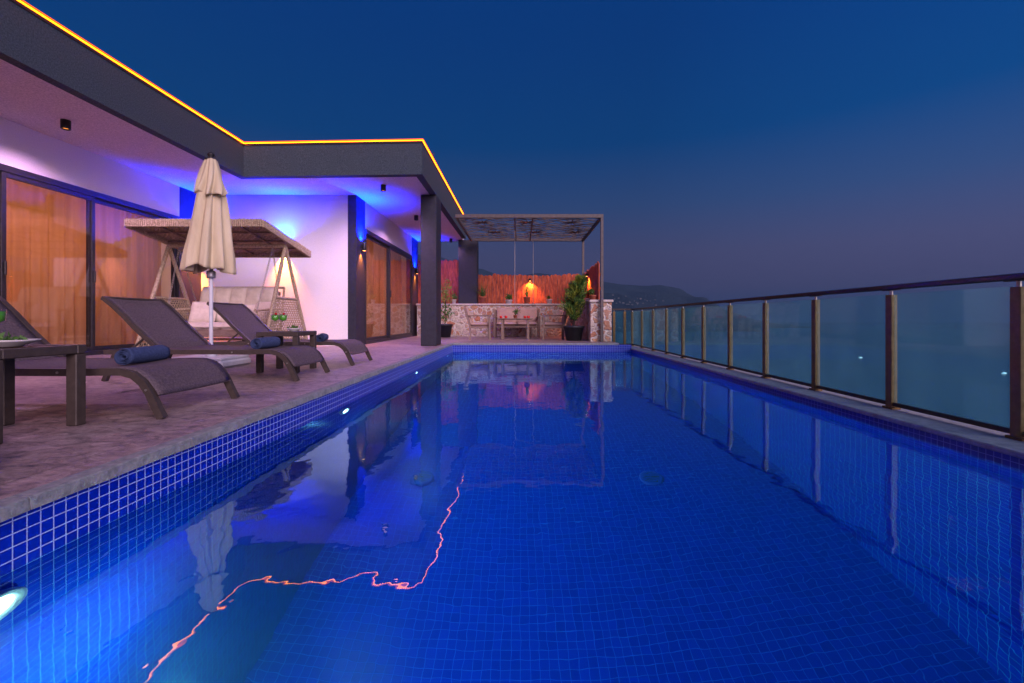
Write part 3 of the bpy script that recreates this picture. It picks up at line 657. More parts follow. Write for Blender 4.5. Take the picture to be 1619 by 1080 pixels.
for px,yb,z,lb in((843,12.50,ZSW,'slim pale pole above the stone wall right of the lamp'),(814,11.0,.515,'slim pale pole above the patio table')):
    x=(px-VX)*yb/F; mb=MB(); mb.tube([(0,0,0),(0,0,ZP-.02-z)],.006,8); mb.lathe([(0,0),(.02,0),(.02,.006),(.006,.01)],(0,0,0),12)
    tag(mb.build('slim_pole',M['chain'],loc=(x,yb,z)),lb,'pole','slim poles under the pergola')
# rebar starter bars on roof
for k,(px,D,h) in enumerate(((683,8.0,.30),(686,8.3,.42),(690,8.6,.25),(732,12.2,.30),(737,12.4,.42))):
    mb=MB(); x=(px-VX)*D/F-.02 if 0 else XR-.07-.03*(k%2)
    mb.tube([(0,0,0),(.01,.0,h*.6),(.025,0,h)],.007,6)
    tag(mb.build('rebar',M['rebar'],loc=(x,D,ZC+.4)),['short rusty bar on the roof, first above the column','tallest rusty bar on the roof above the column','rusty bar on the roof, third above the column','short rusty bar on the roof by the pergola corner','tall rusty bar on the roof by the pergola corner'][k],'steel bar','rusty bars sticking up from the roof')

# ------------------------------------------------------------------ loungers
def lounger():
    t=thing('sun_lounger',(-2.55,2.20,0),'','sun lounger','brown sling sun loungers along the pool'); ox=2.55; W_=.60
    rail_=[(-3.33,.232),(-3.1,.236),(-2.6,.234),(-2.2,.232),(-2.06,.236),(-1.985,.234),(-1.93,.218),(-1.885,.180),(-1.85,.125),(-1.82,.06),(-1.79,0)]
    mb=MB()
    for y in(.015,W_-.015):
        mb.tube([(x+ox,y,z) for x,z in rail_],.01,sq=(.030,.036))
    for x in(-3.30,-2.85,-2.2): mb.tube([(x+ox,.03,.228),(x+ox,W_-.03,.228)],.011,8)
    mb.tube([(-1.868+ox,.03,.15),(-1.868+ox,W_-.03,.15)],.011,8)
    mb.build('frame',M['frame_brown'],t)
    for y in(.015,W_-.015):
        mb=MB(); mb.tube([(-3.24+ox,y,.222),(-3.33+ox,y,0)],.01,sq=(.028,.034)); mb.build('leg',M['frame_brown'],t)
    mb=MB()
    for y in(0-.003,W_+.003):
        for x,z in((-2.3,.232),(-2.9,.236),(-1.86,.145)): mb.tube([(x+ox,y-.002,z),(x+ox,y+.002,z)],.006,8)
    mb.build('rivets',M['chain'],t)
    # seat sling
    prof=[(-2.90,.262),(-2.7,.252),(-2.45,.248),(-2.2,.250),(-2.06,.256),(-1.985,.255),(-1.925,.240),(-1.872,.200),(-1.835,.150),(-1.818,.118)]
    def sling(prof,y0,y1,th=.006,sag=.012):
        mb=MB(); n=10; vs=[]; fs=[]; m=len(prof)
        for side in(0,1):
            for i,(x,z) in enumerate(prof):
                for j in range(n+1):
                    s=j/n; vs.append((x+ox,y0+(y1-y0)*s,z-side*th-sag*4*s*(1-s)*(0.4 if i in(0,m-1) else 1)))
        K=m*(n+1)
        for i in range(m-1):
            for j in range(n):
                a=i*(n+1)+j; fs.append((a,a+n+1,a+n+2,a+1)); b=a+K; fs.append((b,b+1,b+n+2,b+n+1))
        for i in range(m-1):
            for j in(0,n): a=i*(n+1)+j; b=a+n+1; fs.append((a,b,b+K,a+K) if j else (b,a,a+K,b+K))
        for i in(0,m-1):
            for j in range(n): a=i*(n+1)+j; fs.append((a,a+1,a+1+K,a+K))
        mb.add(vs,fs,True); return mb
    sling(prof,.022,W_-.022).build('seat_sling',M['sling'],t)
    bp_=[(-2.892,.262),(-3.0,.360),(-3.09,.444),(-3.18,.540),(-3.26,.615),(-3.33,.672),(-3.345,.680)]
    sling(bp_,.022,W_-.022).build('back_sling',M['sling'],t)
    mb=MB()
    for y in(.015,W_-.015): mb.tube([(x+ox,y,z-.012) for x,z in bp_],.01,sq=(.028,.030))
    mb.tube([(-3.338+ox,.03,.668),(-3.338+ox,W_-.03,.668)],.012,8)
    mb.build('back_frame',M['frame_brown'],t)
    mb=MB()
    for y in(.05,W_-.05): mb.tube([(-3.02+ox,y,.36),(-3.17+ox,y,.235)],.009,6)
    mb.tube([(-3.17+ox,.03,.236),(-3.17+ox,W_-.03,.236)],.009,6)
    mb.build('back_support',M['frame_brown'],t)
    return t
L1=lounger(); L1['label']='nearest sun lounger, partly behind the dark side table'
copy_tree(L1,(-2.55,3.53,0),'middle sun lounger, beside the folded umbrella base')
copy_tree(L1,(-2.55,4.72,0),'farthest sun lounger, in front of the wicker swing')
copy_tree(L1,(-2.50,.86,0),'sun lounger at the left edge with only its foot in view')
def towel(loc,rz,label):
    t=thing('rolled_towel',loc,label,'towel','rolled blue towels on the loungers',rz)
    mb=MB(); L=.30; n=90; turns=4.2; vs=[];fs=[]; m=14
    def sp(k):
        a=k/n*turns*2*math.pi; r=.010+.038*(k/n); return (r*math.cos(a+.6)*1.12, r*math.sin(a+.6))
    for k in range(n+1):
        x,z=sp(k)
        for j in range(m+1):
            y=L*j/m; w=noise.noise(Vector((x*30,y*14,z*30)))*.004
            vs.append((x+w,y+math.sin(k*.21)*.004,z+.047+w))
    for k in range(n):
        for j in range(m): a=k*(m+1)+j; fs.append((a,a+m+1,a+m+2,a+1))
    mb.add(vs,fs,True); o=mb.build('cloth',M['towel'],t); s=o.modifiers.new('s','SOLIDIFY'); s.thickness=.0035; s.offset=0
    return t
tw=towel((-2.22,2.47,.240),R(4),'rolled blue towel on the nearest lounger')
t2=copy_tree(tw,(-2.25,3.76,.240),'rolled blue towel on the middle lounger',rz=R(-6)); t2.scale=(1.08,.86,1.02)
t3=copy_tree(tw,(-2.24,4.93,.240),'rolled blue towel on the farthest lounger',rz=R(14)); t3.scale=(1.12,.8,.95)

# side tables
def side_table(loc,label):
    t=thing('side_table',loc,label,'side table','square dark side tables between the loungers'); w=.39; hgt=.378
    mb=MB(); 
    for k in range(5): mb.bbox(.047,w-.047,.05+k*.059,.05+k*.059+.053,hgt-.018,hgt-.004,.003)
    mb.build('slats',M['frame_brown'],t)
    mb=MB(); mb.bbox(0,w,0,.045,hgt-.042,hgt,.004); mb.bbox(0,w,w-.045,w,hgt-.042,hgt,.004); mb.bbox(0.001,.045,.0455,w-.0455,hgt-.041,hgt-.001,.004); mb.bbox(w-.045,w-.001,.0455,w-.0455,hgt-.041,hgt-.001,.004)
    mb.build('top_frame',M['frame_brown'],t)
    for x in(0.0015,w-.0515):
        for y in(0.0015,w-.0515): mb=MB(); mb.bbox(x,x+.05,y,y+.05,0,hgt-.043,.004); mb.build('leg',M['frame_brown'],t)
    return t
ta=side_table((-2.455,1.72,0),'dark side table at the left edge holding a salad plate')
tb=copy_tree(ta,(-2.455,4.10,0),'dark side table between the loungers with green drinks and a bowl')
def cocktail(loc,label,group):
    t=thing('cocktail_glass',loc,label,'drink',group)
    mb=MB(); mb.lathe([(.0,.0),(.030,.002),(.004,.008),(.0035,.085),(.012,.095),(.034,.112),(.037,.165),(.0355,.165),(.0325,.113),(.0,.098)],(0,0,0),24); mb.build('glass',M['clear_glass'],t)
    mb=MB(); mb.lathe([(0,.099),(.030,.114),(.0345,.155),(.0,.155)],(0,0,0),24); mb.build('drink',M['green_drink'],t)
    mb=MB(); mb.lathe([(0,-.012),(.008,-.009),(.012,0),(.009,.009),(0,.012)],(.012,-.01,.168),14); mb.tube([(.012,-.01,.178),(.018,-.008,.20)],.0012,5); mb.build('cherry',M['cherry'],t)
    return t
g1=cocktail((-2.36,4.26,.378),'left green cocktail with a cherry on the farther side table','green cocktails with cherries')
copy_tree(g1,(-2.285,4.26,.378),'right green cocktail with a cherry on the farther side table')
copy_tree(g1,(-2.375,2.00,.378),'green cocktail on the near side table at the left edge')
def leaves(mb,c,r,n,sz,rs,up=.0,flat=1,jit=1):
    for _ in range(n):
        d=Vector((rs.gauss(0,1),rs.gauss(0,1),rs.gauss(0,1))); d.normalize(); p=Vector(c)+Vector((d.x*r[0],d.y*r[1],d.z*r[2]))*(rs.random()**.45)
        a=Vector((rs.gauss(0,1),rs.gauss(0,1),rs.gauss(0,1)+up)).normalized(); b=a.cross(Vector((rs.gauss(0,1),rs.gauss(0,1),rs.gauss(0,1)))).normalized(); s=sz*rs.uniform(.6,1.4)
        mb.add([p,p+a*s*.5+b*s*.22,p+a*s,p+a*s*.5-b*s*.22],[(0,1,2,3)])
rs=random.Random(11)
def bowl(loc,r,label,grp=None):
    t=thing('salad_bowl',loc,label,'bowl',grp)
    mb=MB(); mb.lathe([(0,.003),(r*.45,.0),(r*.5,.004),(r*.9,.022),(r,.03),(r*.97,.031),(r*.85,.024),(r*.4,.008),(0,.008)],(0,0,0),32); mb.build('dish',M['ceramic'],t)
    mb=MB(); leaves(mb,(0,0,.030),(r*.7,r*.7,.014),90,.028,rs); mb.build('salad',M['leaf'],t)
bowl((-2.20,4.30,.378),.062,'small white bowl of greens on the farther side table','dishes on the side tables')
bowl((-2.24,1.93,.378),.105,'white plate of salad on the near side table','dishes on the side tables')

# ------------------------------------------------------------------ umbrella
UX,UY=-3.285,4.70
um=thing('folded_umbrella',(UX,UY,0),'folded beige umbrella standing in a white base behind the middle lounger','umbrella')
mb=MB(); mb.tube([(0,0,.02),(0,0,2.20)],.019,16); mb.build('pole',M['white_paint'],um)
mb=MB(); mb.bbox(-.32,.30,-.28,.22,0,.075,.02); mb.bbox(-.30,-.02,-.262,.20,.075,.105,.015); mb.bbox(.01,.285,-.262,.20,.075,.105,.015); mb.lathe([(.05,.075),(.05,.17),(.03,.18)],(0,0,0),16)
mb.build('base',M['white_paint'],um)
def folded(z0,z1,r0,r1,n=140,rows=44,folds=8,hem=.03,seed=0,off=(0,0)):
    mb=MB(); vs=[];fs=[]
    for j in range(rows+1):
        s=j/rows; z=z1+(z0-z1)*s
        base=r1+(r0-r1)*(s**.85)
        for i in range(n):
            a=i/n*2*math.pi
            tw=a+.55*s+.12*math.sin(3*s+seed)
            f=.5+.5*math.cos(tw*folds+.7*math.sin(2*a+seed)); f2=.5+.5*math.cos(tw*folds*2.3+seed+s*2)
            big=1+.10*math.sin(a*2+seed+s)+.09*math.sin(a*3+seed*2-s*2)
            amp=.08+.34*s
            r=base*big*(1-amp*(1-f)**1.6-.07*s*(1-f2))
            r+=noise.noise(Vector((math.cos(a)*2.5,math.sin(a)*2.5,z*3+seed)))*.022*s
            zz=z-(hem*math.sin(a*2+1+seed)+hem*.6*math.sin(a*5+seed))*s**4
            vs.append((r*math.cos(a)+off[0]*s,r*math.sin(a)+off[1]*s,zz))
    for j in range(rows):
        for i in range(n): fs.append((j*n+i,(j+1)*n+i,(j+1)*n+(i+1)%n,j*n+(i+1)%n))
    mb.add(vs,fs,True); return mb
o=folded(1.02,2.17,.248,.048,seed=.5,off=(-.02,0)).build('canopy',M['canvas'],um); s=o.modifiers.new('s','SOLIDIFY'); s.thickness=.004
o=folded(1.81,2.188,.168,.056,rows=18,hem=.03,seed=2.3).build('top_flap',M['canvas'],um); s=o.modifiers.new('s','SOLIDIFY'); s.thickness=.004
mb=MB(); mb.tube([(.02,-.20,1.30),(-.10,-.22,1.33),(-.2,-.1,1.42)],.006,6)
mb=MB(); mb.lathe([(.05,0),(.06,.012),(.03,.025),(.022,.04),(.034,.055),(.036,.07),(.02,.088),(0,.092)],(0,0,2.175),20); mb.build('finial',M['lamp_black'],um)
mb=MB(); mb.lathe([(.0,0),(.040,0),(.042,.02),(.042,.07),(.03,.08)],(0,0,.93),16); mb.build('hub',M['zinc'],um)

# ------------------------------------------------------------------ wicker swing
SO=Vector((-4.44,6.72,0))
sw=thing('garden_swing',SO,'beige wicker garden swing with cream cushions and woven canopy against the white wall','garden swing')
def sb(mb,name,mat,par=None): mb.v=[(v[0]-SO.x,v[1]-SO.y,v[2]) for v in mb.v]; return mb.build(name,mat,par or sw)
SXL,SXR=-5.34,-3.57
def weave(mb,a,b,c,d,nu,nv,th=.006,amp=.006):       # woven sheet of flat strands between four corners (a-b bottom, d-c top)
    a,b,c,d=map(Vector,(a,b,c,d)); nrm=(b-a).cross(d-a).normalized()
    def pt(u,v): return (a*(1-u)+b*u)*(1-v)+(d*(1-u)+c*u)*v
    for i in range(nu):
        u=(i+.5)/nu; pts=[]
        for j in range(nv*2+1): v=j/(nv*2); pts.append(pt(u,v)+nrm*amp*(1 if (j//1+i*2)%4 in(0,1) else -1)*(.8))
        mb.tube(pts,th,sq=(th*2,th),caps=False)
    for j in range(nv):
        v=(j+.5)/nv; pts=[]
        for i in range(nu+1): u=i/nu; pts.append(pt(u,v)+nrm*amp*(1 if (i+j)%2 else -1))
        mb.tube(pts,th,sq=(th*2,th),caps=False)
# A frames
for X,yz in((SXL,0),(SXR,0)):
    ap=Vector((X,6.72,1.60))
    for yb in(6.12,7.46):
        mb=MB(); mb.tube([(X,yb,0),ap],.026,10); 
        for q in range(60):     # wrapped cane turns
            s=q/60; p0=Vector((X,yb,0))*(1-s)+ap*s
            mb.tube([p0,p0+Vector((0,(6.72-yb)*.006,.012))],.0285,8,caps=False)
        sb(mb,'leg',M['wicker_solid'])
    mb=MB()
    def fr(z,front): yb=6.12 if front else 7.46; s=z/1.6; return yb*(1-s)+6.72*s
    weave(mb,(X,fr(.10,1),.10),(X,fr(.10,0),.10),(X,fr(.80,0),.80),(X,fr(.80,1),.80),30,20,.007,.007)
    sb(mb,'side_panel',M['wicker_solid'])
    mb=MB(); mb.tube([(X,fr(.81,1),.81),(X,fr(.81,0),.81)],.02,8); mb.tube([(X,fr(.09,1),.09),(X,fr(.09,0),.09)],.02,8); sb(mb,'crossbar',M['wicker_solid'])
mb=MB(); mb.tube([(SXL,6.72,1.60),(SXR,6.72,1.60)],.028,10); mb.tube([(SXL,7.40,.16),(SXR,7.40,.16)],.02,8); sb(mb,'top_beam',M['wicker_solid'])
# canopy: sloping woven roof
cx0,cx1=-5.36,-3.50; y0,y1=6.0,7.36; za,zb=1.83,1.60
def cz(y): return za+(zb-za)*(y-y0)/(y1-y0)
mb=MB(); weave(mb,(cx0,y0,cz(y0)),(cx1,y0,cz(y0)),(cx1,y1,cz(y1)),(cx0,y1,cz(y1)),62,42,.0105,.006); sb(mb,'canopy',M['wicker_solid'])
mb=MB()
for (pa,pb_) in(((cx0,y0),(cx1,y0)),((cx1,y0),(cx1,y1)),((cx1,y1),(cx0,y1)),((cx0,y1),(cx0,y0))):
    L=math.hypot(pb_[0]-pa[0],pb_[1]-pa[1]); n=int(L/.028)
    for k in range(n):
        s=(k+.5)/n; x=pa[0]+(pb_[0]-pa[0])*s; y=pa[1]+(pb_[1]-pa[1])*s; z=cz(y)
        ex=.011 if pa[1]==pb_[1] else .024; ey=.024 if pa[1]==pb_[1] else .011
        mb.bbox(x-ex,x+ex,y-ey,y+ey,z-.085,z+.02+.004*(k%2),.006)
sb(mb,'canopy_rim',M['wicker_solid'])
mb=MB()
for x in(-5.0,-4.44,-3.88): mb.tube([(x,y0,cz(y0)-.03),(x,y1,cz(y1)-.03)],.016,8)
for y in(6.35,6.72,7.05): mb.tube([(cx0,y,cz(y)-.035),(cx1,y,cz(y)-.035)],.014,8)
sb(mb,'canopy_frame',M['wood_grey'])
# chains
def chain(a,b,name='chain'):
    a=Vector(a);b=Vector(b); L=(b-a).length; n=int(L/.030); mb=MB(); t=(b-a)/L
    e1=t.cross(Vector((0,1,0))).normalized(); e2=t.cross(e1)
    for k in range(n):
        c=a+t*L*(k+.5)/n; e=e1 if k%2 else e2; pts=[]
        for q in range(9): an=q/8*2*math.pi; pts.append(c+t*.020*math.cos(an)+e*.0105*math.sin(an))
        mb.tube(pts,.0032,5,caps=False)
    sb(mb,name,M['chain'])
bx0,bx1=-5.12,-3.82
for X in(bx0,bx1):
    chain((X+(.06 if X==bx1 else -.06),6.72,1.585),(X,6.42,.63)); chain((X+(.06 if X==bx1 else -.06),6.72,1.585),(X,7.02,.70))
# bench
mb=MB()
for k in range(7): y=6.40+k*.09; mb.bbox(bx0+.03,bx1-.03,y,y+.055,.30,.32,.004)
for k in range(6): z=.42+k*.09; mb.bbox(bx0+.03,bx1-.03,6.99+k*.02,7.01+k*.02,z,z+.06,.004)
mb.bbox(bx0,bx1,6.36,6.395,.24,.345,.006); mb.bbox(bx0,bx1,7.03,7.065,.24,.345,.006)
sb(mb,'bench',M['wood_grey'])
for X in(bx0,bx1):
    mb=MB(); mb.tube([(X,6.40,.28),(X,6.42,.62)],.018,8); mb.tube([(X,6.37,.62),(X,7.08,.66)],.020,8); mb.tube([(X,7.05,.28),(X,7.16,1.0)],.018,8)
    weave(mb,(X,6.42,.33),(X,7.05,.33),(X,7.08,.62),(X,6.42,.6),14,8,.006,.005); sb(mb,'armrest',M['wicker_solid'])
mb=MB(); mb.tube([(bx0,7.16,1.0),(bx1,7.16,1.0)],.02,8); sb(mb,'back_rail',M['wicker_solid'])
def cushion(w,d,h,nx,ny,tuft=.35,seed=0,bulge=1.0):      # pillow with sewn tufts, centred at origin on xy
    mb=MB(); A=nx*10; B=ny*10; top=[];vs=[];fs=[]
    for sgn in(1,-1):
        for i in range(A+1):
            for j in range(B+1):
                u=i/A;v=j/B; e=min(1,min(u,1-u)*w/(h*.6),1); f=min(1,min(v,1-v)*d/(h*.6))
                round_=math.sqrt(max(0,1-(1-min(e,1))**2))*math.sqrt(max(0,1-(1-min(f,1))**2))
                q=abs(math.sin(math.pi*u*nx))*abs(math.sin(math.pi*v*ny)); k=1-tuft*(1-q**.35)
                z=sgn*h/2*round_*k+noise.noise(Vector((u*w*8,v*d*8,seed)))*.008*round_
                vs.append(((u-.5)*w,(v-.5)*d,z))
    K=(A+1)*(B+1)
    for i in range(A):
        for j in range(B):
            a=i*(B+1)+j; fs.append((a,a+B+1,a+B+2,a+1)); fs.append((a+K,a+1+K,a+B+2+K,a+B+1+K))
    mb.add(vs,fs,True); return mb
def place(mb,Mx): mb.v=[tuple(Mx@Vector(v)) for v in mb.v]; return mb
bw=bx1-bx0-.08
mb=cushion(bw,.60,.13,5,2,.5,1); place(mb,Matrix.Translation((bx0+.04+bw/2,6.66,.385))); sb(mb,'seat_cushion',M['cushion'])
mb=cushion(bw,.58,.15,5,2,.6,5); place(mb,Matrix.Translation((bx0+.04+bw/2,7.0,.72))@Matrix.Rotation(R(76),4,'X')); sb(mb,'back_cushion',M['cushion'])
mb=MB(); 
pl=thing('swing_pillow',(-3.98,6.86,.60),'cream scatter pillow leaning in the right corner of the swing','cushion')
mb=cushion(.36,.36,.12,1,1,.0,9); place(mb,Matrix.Rotation(R(-14),4,'Z')@Matrix.Rotation(R(68),4,'X')); mb.build('pillow_cover',M['cushion'],pl)
pl=thing('swing_pillow',(-4.90,6.84,.60),'cream scatter pillow leaning in the left corner of the swing','cushion')
mb=cushion(.36,.36,.12,1,1,.0,4); place(mb,Matrix.Rotation(R(12),4,'Z')@Matrix.Rotation(R(68),4,'X')); mb.build('pillow_cover',M['cushion'],pl)

# ------------------------------------------------------------------ patio furniture
def armchair(loc,rz,label):      # faces +x
    t=thing('patio_armchair',loc,label,'armchair','wooden armchairs on the patio',rz); w=.56
    for y in(-w/2,w/2-.045):
        mb=MB(); mb.tube([(.27,y+.022,0),(.25,y+.022,.56)],.02,sq=(.045,.04)); mb.build('leg',M['wood_grey'],t)
        mb=MB(); mb.tube([(-.20,y+.022,0),(-.20,y+.022,.30),(-.27,y+.022,.55),(-.34,y+.022,.79)],.02,sq=(.045,.05)); mb.build('leg',M['wood_grey'],t)
        mb=MB(); mb.bbox(-.29,.30,y-.008,y+.053,.562,.590,.006); mb.build('armrest',M['wood_grey'],t)
    mb=MB(); mb.bbox(-.22,.27,-w/2+.046,w/2-.046,.27,.32,.005); mb.build('seat_frame',M['wood_grey'],t)
    mb=cushion(.50,w-.10,.10,1,1,0,2); place(mb,Matrix.Translation((.03,0,.365))); mb.build('seat_cushion',M['cushion_pink'],t)
    mb=cushion(.46,w-.10,.09,1,1,0,3); place(mb,Matrix.Translation((-.245,0,.585))@Matrix.Rotation(R(-106),4,'Y')); mb.build('back_cushion',M['cushion_pink'],t)
    return t
ac=armchair((-1.02,10.75,0),R(6),'left patio armchair, facing right towards the low table')
copy_tree(ac,(.83,10.80,0),'right patio armchair, facing left beside the big potted conifer',rz=R(176))
sf=thing('patio_sofa',(-.10,12.0,0),'two seat wooden sofa with pink cushions behind the low table','sofa')
for x in(-.62,.56):
    for y in(-.28,.22): mb=MB(); mb.bbox(x,x+.06,y,y+.06,0,.54 if y<0 else .74,.005); mb.build('leg',M['wood_grey'],sf)
    mb=MB(); mb.bbox(x-.01,x+.07,-.30,.219,.542,.572,.005); mb.build('armrest',M['wood_grey'],sf)
mb=MB(); mb.bbox(-.559,.559,-.27,.27,.26,.31,.005); mb.bbox(-.559,.559,.235,.27,.62,.70,.005); mb.build('seat_frame',M['wood_grey'],sf)
for x in(-.28,.28):
    mb=cushion(.55,.50,.11,1,1,0,2); place(mb,Matrix.Translation((x,-.02,.362))); mb.build('seat_cushion',M['cushion_pink'],sf)
    mb=cushion(.55,.42,.11,1,1,0,6+x); place(mb,Matrix.Translation((x,.17,.60))@Matrix.Rotation(R(80),4,'X')); mb.build('back_cushion',M['cushion_pink'],sf)
pt=thing('patio_table',(-.13,10.9,0),'low wooden table with red candles and a plant in front of the sofa','table')
for x in(-.34,.28):
    for y in(-.26,.21): mb=MB(); mb.bbox(x,x+.06,y,y+.05,0,.475,.005); mb.build('leg',M['wood_grey'],pt)
mb=MB()
for k in range(7): mb.bbox(-.43,.43,-.29+k*.083,-.29+k*.083+.078,.4905,.512,.004)
mb.bbox(-.40,.40,-.25,-.22,.4755,.49,.003); mb.bbox(-.40,.40,.19,.22,.4755,.49,.003); mb.build('tabletop',M['wood_grey'],pt)
for k,(px,lb) in enumerate(((792,'leftmost red candle glass on the patio table'),(800,'second red candle glass from the left on the patio table'),(830,'third red candle glass from the left on the patio table'),(835.5,'rightmost red candle glass on the patio table'))):
    t=thing('candle_glass',((px-VX)*10.8/F,10.8,.512),lb,'candle','red candle glasses on the patio table')
    mb=MB(); mb.lathe([(0,0),(.028,0),(.033,.008),(.036,.06),(.033,.06),(.03,.03),(0,.03)],(0,0,0),16); mb.build('cup',M['red_glass'],t)
    mb=MB(); mb.lathe([(0,.045),(.022,.044),(.022,.031)],(0,0,0),12); mb.build('wax',M['ceramic'],t)

# ------------------------------------------------------------------ plants
def pot(t,r,h,mat,rim=True,mb=None):
    mb=MB(); mb.lathe([(0,0),(r*.72,0),(r*.97,h*.86),(r*1.05,h*.86),(r*1.06,h),(r*.96,h),(r*.92,h*.9),(0,h*.9)],(0,0,0),28); mb.build('pot',mat,t)
    mb=MB(); mb.lathe([(0,h*.93),(r*.93,h*.915)],(0,0,0),20); mb.build('soil',M['soil'],t)
def blade_plant(t,z,n,L,w,rs,mat,spread=.6,droop=.3):
    mb=MB()
    for k in range(n):
        a=rs.uniform(0,6.28); s=rs.uniform(.1,spread); d=Vector((math.cos(a)*s,math.sin(a)*s,1)).normalized(); l=L*rs.uniform(.6,1.1); side=Vector((-math.sin(a),math.cos(a),0)); pts=[]
        for q in range(6):
            u=q/5; p=Vector((0,0,z))+d*l*u+Vector((math.cos(a),math.sin(a),-.6))*droop*l*u*u; ww=w*(1-u)**.7+.0008; pts+= [p-side*ww,p+side*ww]
        mb.add(pts,[(2*q,2*q+1,2*q+3,2*q+2) for q in range(5)])
    mb.build('leaves',mat,t)
def leafy(t,z,r,n,sz,rs,mat,stems=5):
    mb=MB()
    for k in range(stems): a=rs.uniform(0,6.28); mb.tube([(0,0,z-.02),(math.cos(a)*r*.3,math.sin(a)*r*.3,z+r*.6),(math.cos(a)*r*.6,math.sin(a)*r*.6,z+r*1.1)],.003,5)
    mb.build('stem',M['soil'],t)
    mb=MB(); 
    for k in range(5): a=rs.uniform(0,6.28); leaves(mb,(math.cos(a)*r*.4,math.sin(a)*r*.4,z+r*rs.uniform(.5,1.1)),(r*.6,r*.6,r*.5),n//5,sz,rs)
    mb.build('leaves',mat,t)
rs=random.Random(21)
zt=ZSW+.002
def onwall(px,y=12.80): return ((px-VX)*y/F,y,zt)
GP='flower pots on the stone walls'
t=thing('potted_plant',onwall(718),'small white pot with pink and green plant left of the dark far column','potted plant',GP); pot(t,.065,.12,M['ceramic']); leafy(t,.12,.12,150,.05,rs,M['leaf'])
t=thing('potted_plant',onwall(763,12.75),'red pot with long spiky leaves just right of the far column','potted plant',GP); pot(t,.11,.20,M['terracotta']); blade_plant(t,.19,55,.62,.006,rs,M['leaf'],1.3,.25); leafy(t,.2,.12,120,.05,rs,M['leaf'])
t=thing('potted_plant',onwall(804.5),'wide white pot with dense dark green foliage on the stone wall','potted plant',GP); pot(t,.105,.11,M['ceramic']); leafy(t,.11,.12,300,.045,rs,M['leaf'])
t=thing('potted_plant',onwall(833),'red pot with upright pointed leaves beneath the fence lamp','potted plant',GP); pot(t,.10,.20,M['terracotta']); blade_plant(t,.19,12,.30,.022,rs,M['leaf_lime'],.5,.05); 
t=thing('potted_plant',onwall(868.5),'white pot with small dark plant at the right end of the stone wall','potted plant',GP); pot(t,.085,.13,M['ceramic']); leafy(t,.13,.07,110,.04,rs,M['leaf'])
t=thing('potted_plant',(1.66,11.0,ZSW-.013),'small bowl with fiery red plant on the stone wall end','potted plant',GP); pot(t,.075,.09,M['ceramic']); leafy(t,.09,.13,220,.06,rs,M['leaf_red'])
t=thing('potted_plant',(1.68,10.3,ZSW-.013),'round red clay pot with green leaves on the stone wall end','potted plant',GP); pot(t,.078,.13,M['terracotta']); leafy(t,.13,.09,160,.05,rs,M['leaf'])
t=thing('potted_plant',(-.13,10.95,.512),'leafy plant in a small clay pot on the patio table','potted plant'); pot(t,.05,.08,M['terracotta']); leafy(t,.08,.11,90,.045,rs,M['leaf'],9); blade_plant(t,.08,16,.18,.004,rs,M['leaf'],1.2,.2)
# big conifer
t=thing('potted_conifer',(1.22,10.15,0),'tall lime green conifer in a big black pot beside the stone wall end','potted plant'); pot(t,.235,.34,M['pot_black'])
mb=MB(); mb.tube([(0,0,.3),(.02,0,.8),(.09,0,1.2),(.20,0,1.5)],[.022,.018,.011,.004],8)
spr=[]
for k in range(150):
    s=rs.random(); z=.42+s*.98; cx=.22*max(0,(s-.25))**1.2; a=rs.uniform(0,6.28); l=(.29*(1-s)**.55+.06)*rs.uniform(.55,1.1)*(.62 if s<.12 else 1)
    p0=Vector((cx,0,z)); p1=p0+Vector((math.cos(a)*l*.75,math.sin(a)*l*.75,l*.62)); spr.append((p0,p1,s)); mb.tube([p0,p1],[.006,.002],5,caps=False)
mb.build('trunk',M['soil'],t)
mbs=[MB(),MB()]
for (p0,p1,s) in spr:
    mb=mbs[1 if rs.random()<.25+.6*s else 0]; d=(p1-p0).normalized()
    for q in range(44):
        u=rs.uniform(.2,1.15); p=p0.lerp(p1,u)+Vector((rs.gauss(0,1),rs.gauss(0,1),rs.gauss(0,1)))*.022; a=(d+Vector((rs.gauss(0,.5),rs.gauss(0,.5),rs.gauss(.5,.4)))).normalized(); b=a.cross(Vector((rs.gauss(0,1),rs.gauss(0,1),rs.gauss(0,1)))).normalized(); L=rs.uniform(.03,.085)
        mb.add([p,p+a*L*.5+b*.010,p+a*L,p+a*L*.5-b*.010],[(0,1,2,3)])
mbs[0].build('inner_foliage',M['leaf'],t); mbs[1].build('tip_foliage',M['leaf_lime'],t)
t=thing('potted_plant',(-2.03,11.9,0),'tall yellow green plant in a dark tub, half hidden by the near column','potted plant'); pot(t,.20,.36,M['pot_black'])
mb=MB(); mb.tube([(0,0,.3),(.02,0,1.2)],.012,6); mb.build('stem',M['soil'],t)
mb=MB(); leaves(mb,(0,0,.65),(.20,.20,.3),140,.08,rs,1); mb.build('lower_leaves',M['leaf'],t); mb=MB(); leaves(mb,(.02,0,1.2),(.20,.2,.38),150,.08,rs,1); mb.build('upper_leaves',M['leaf_lime'],t)

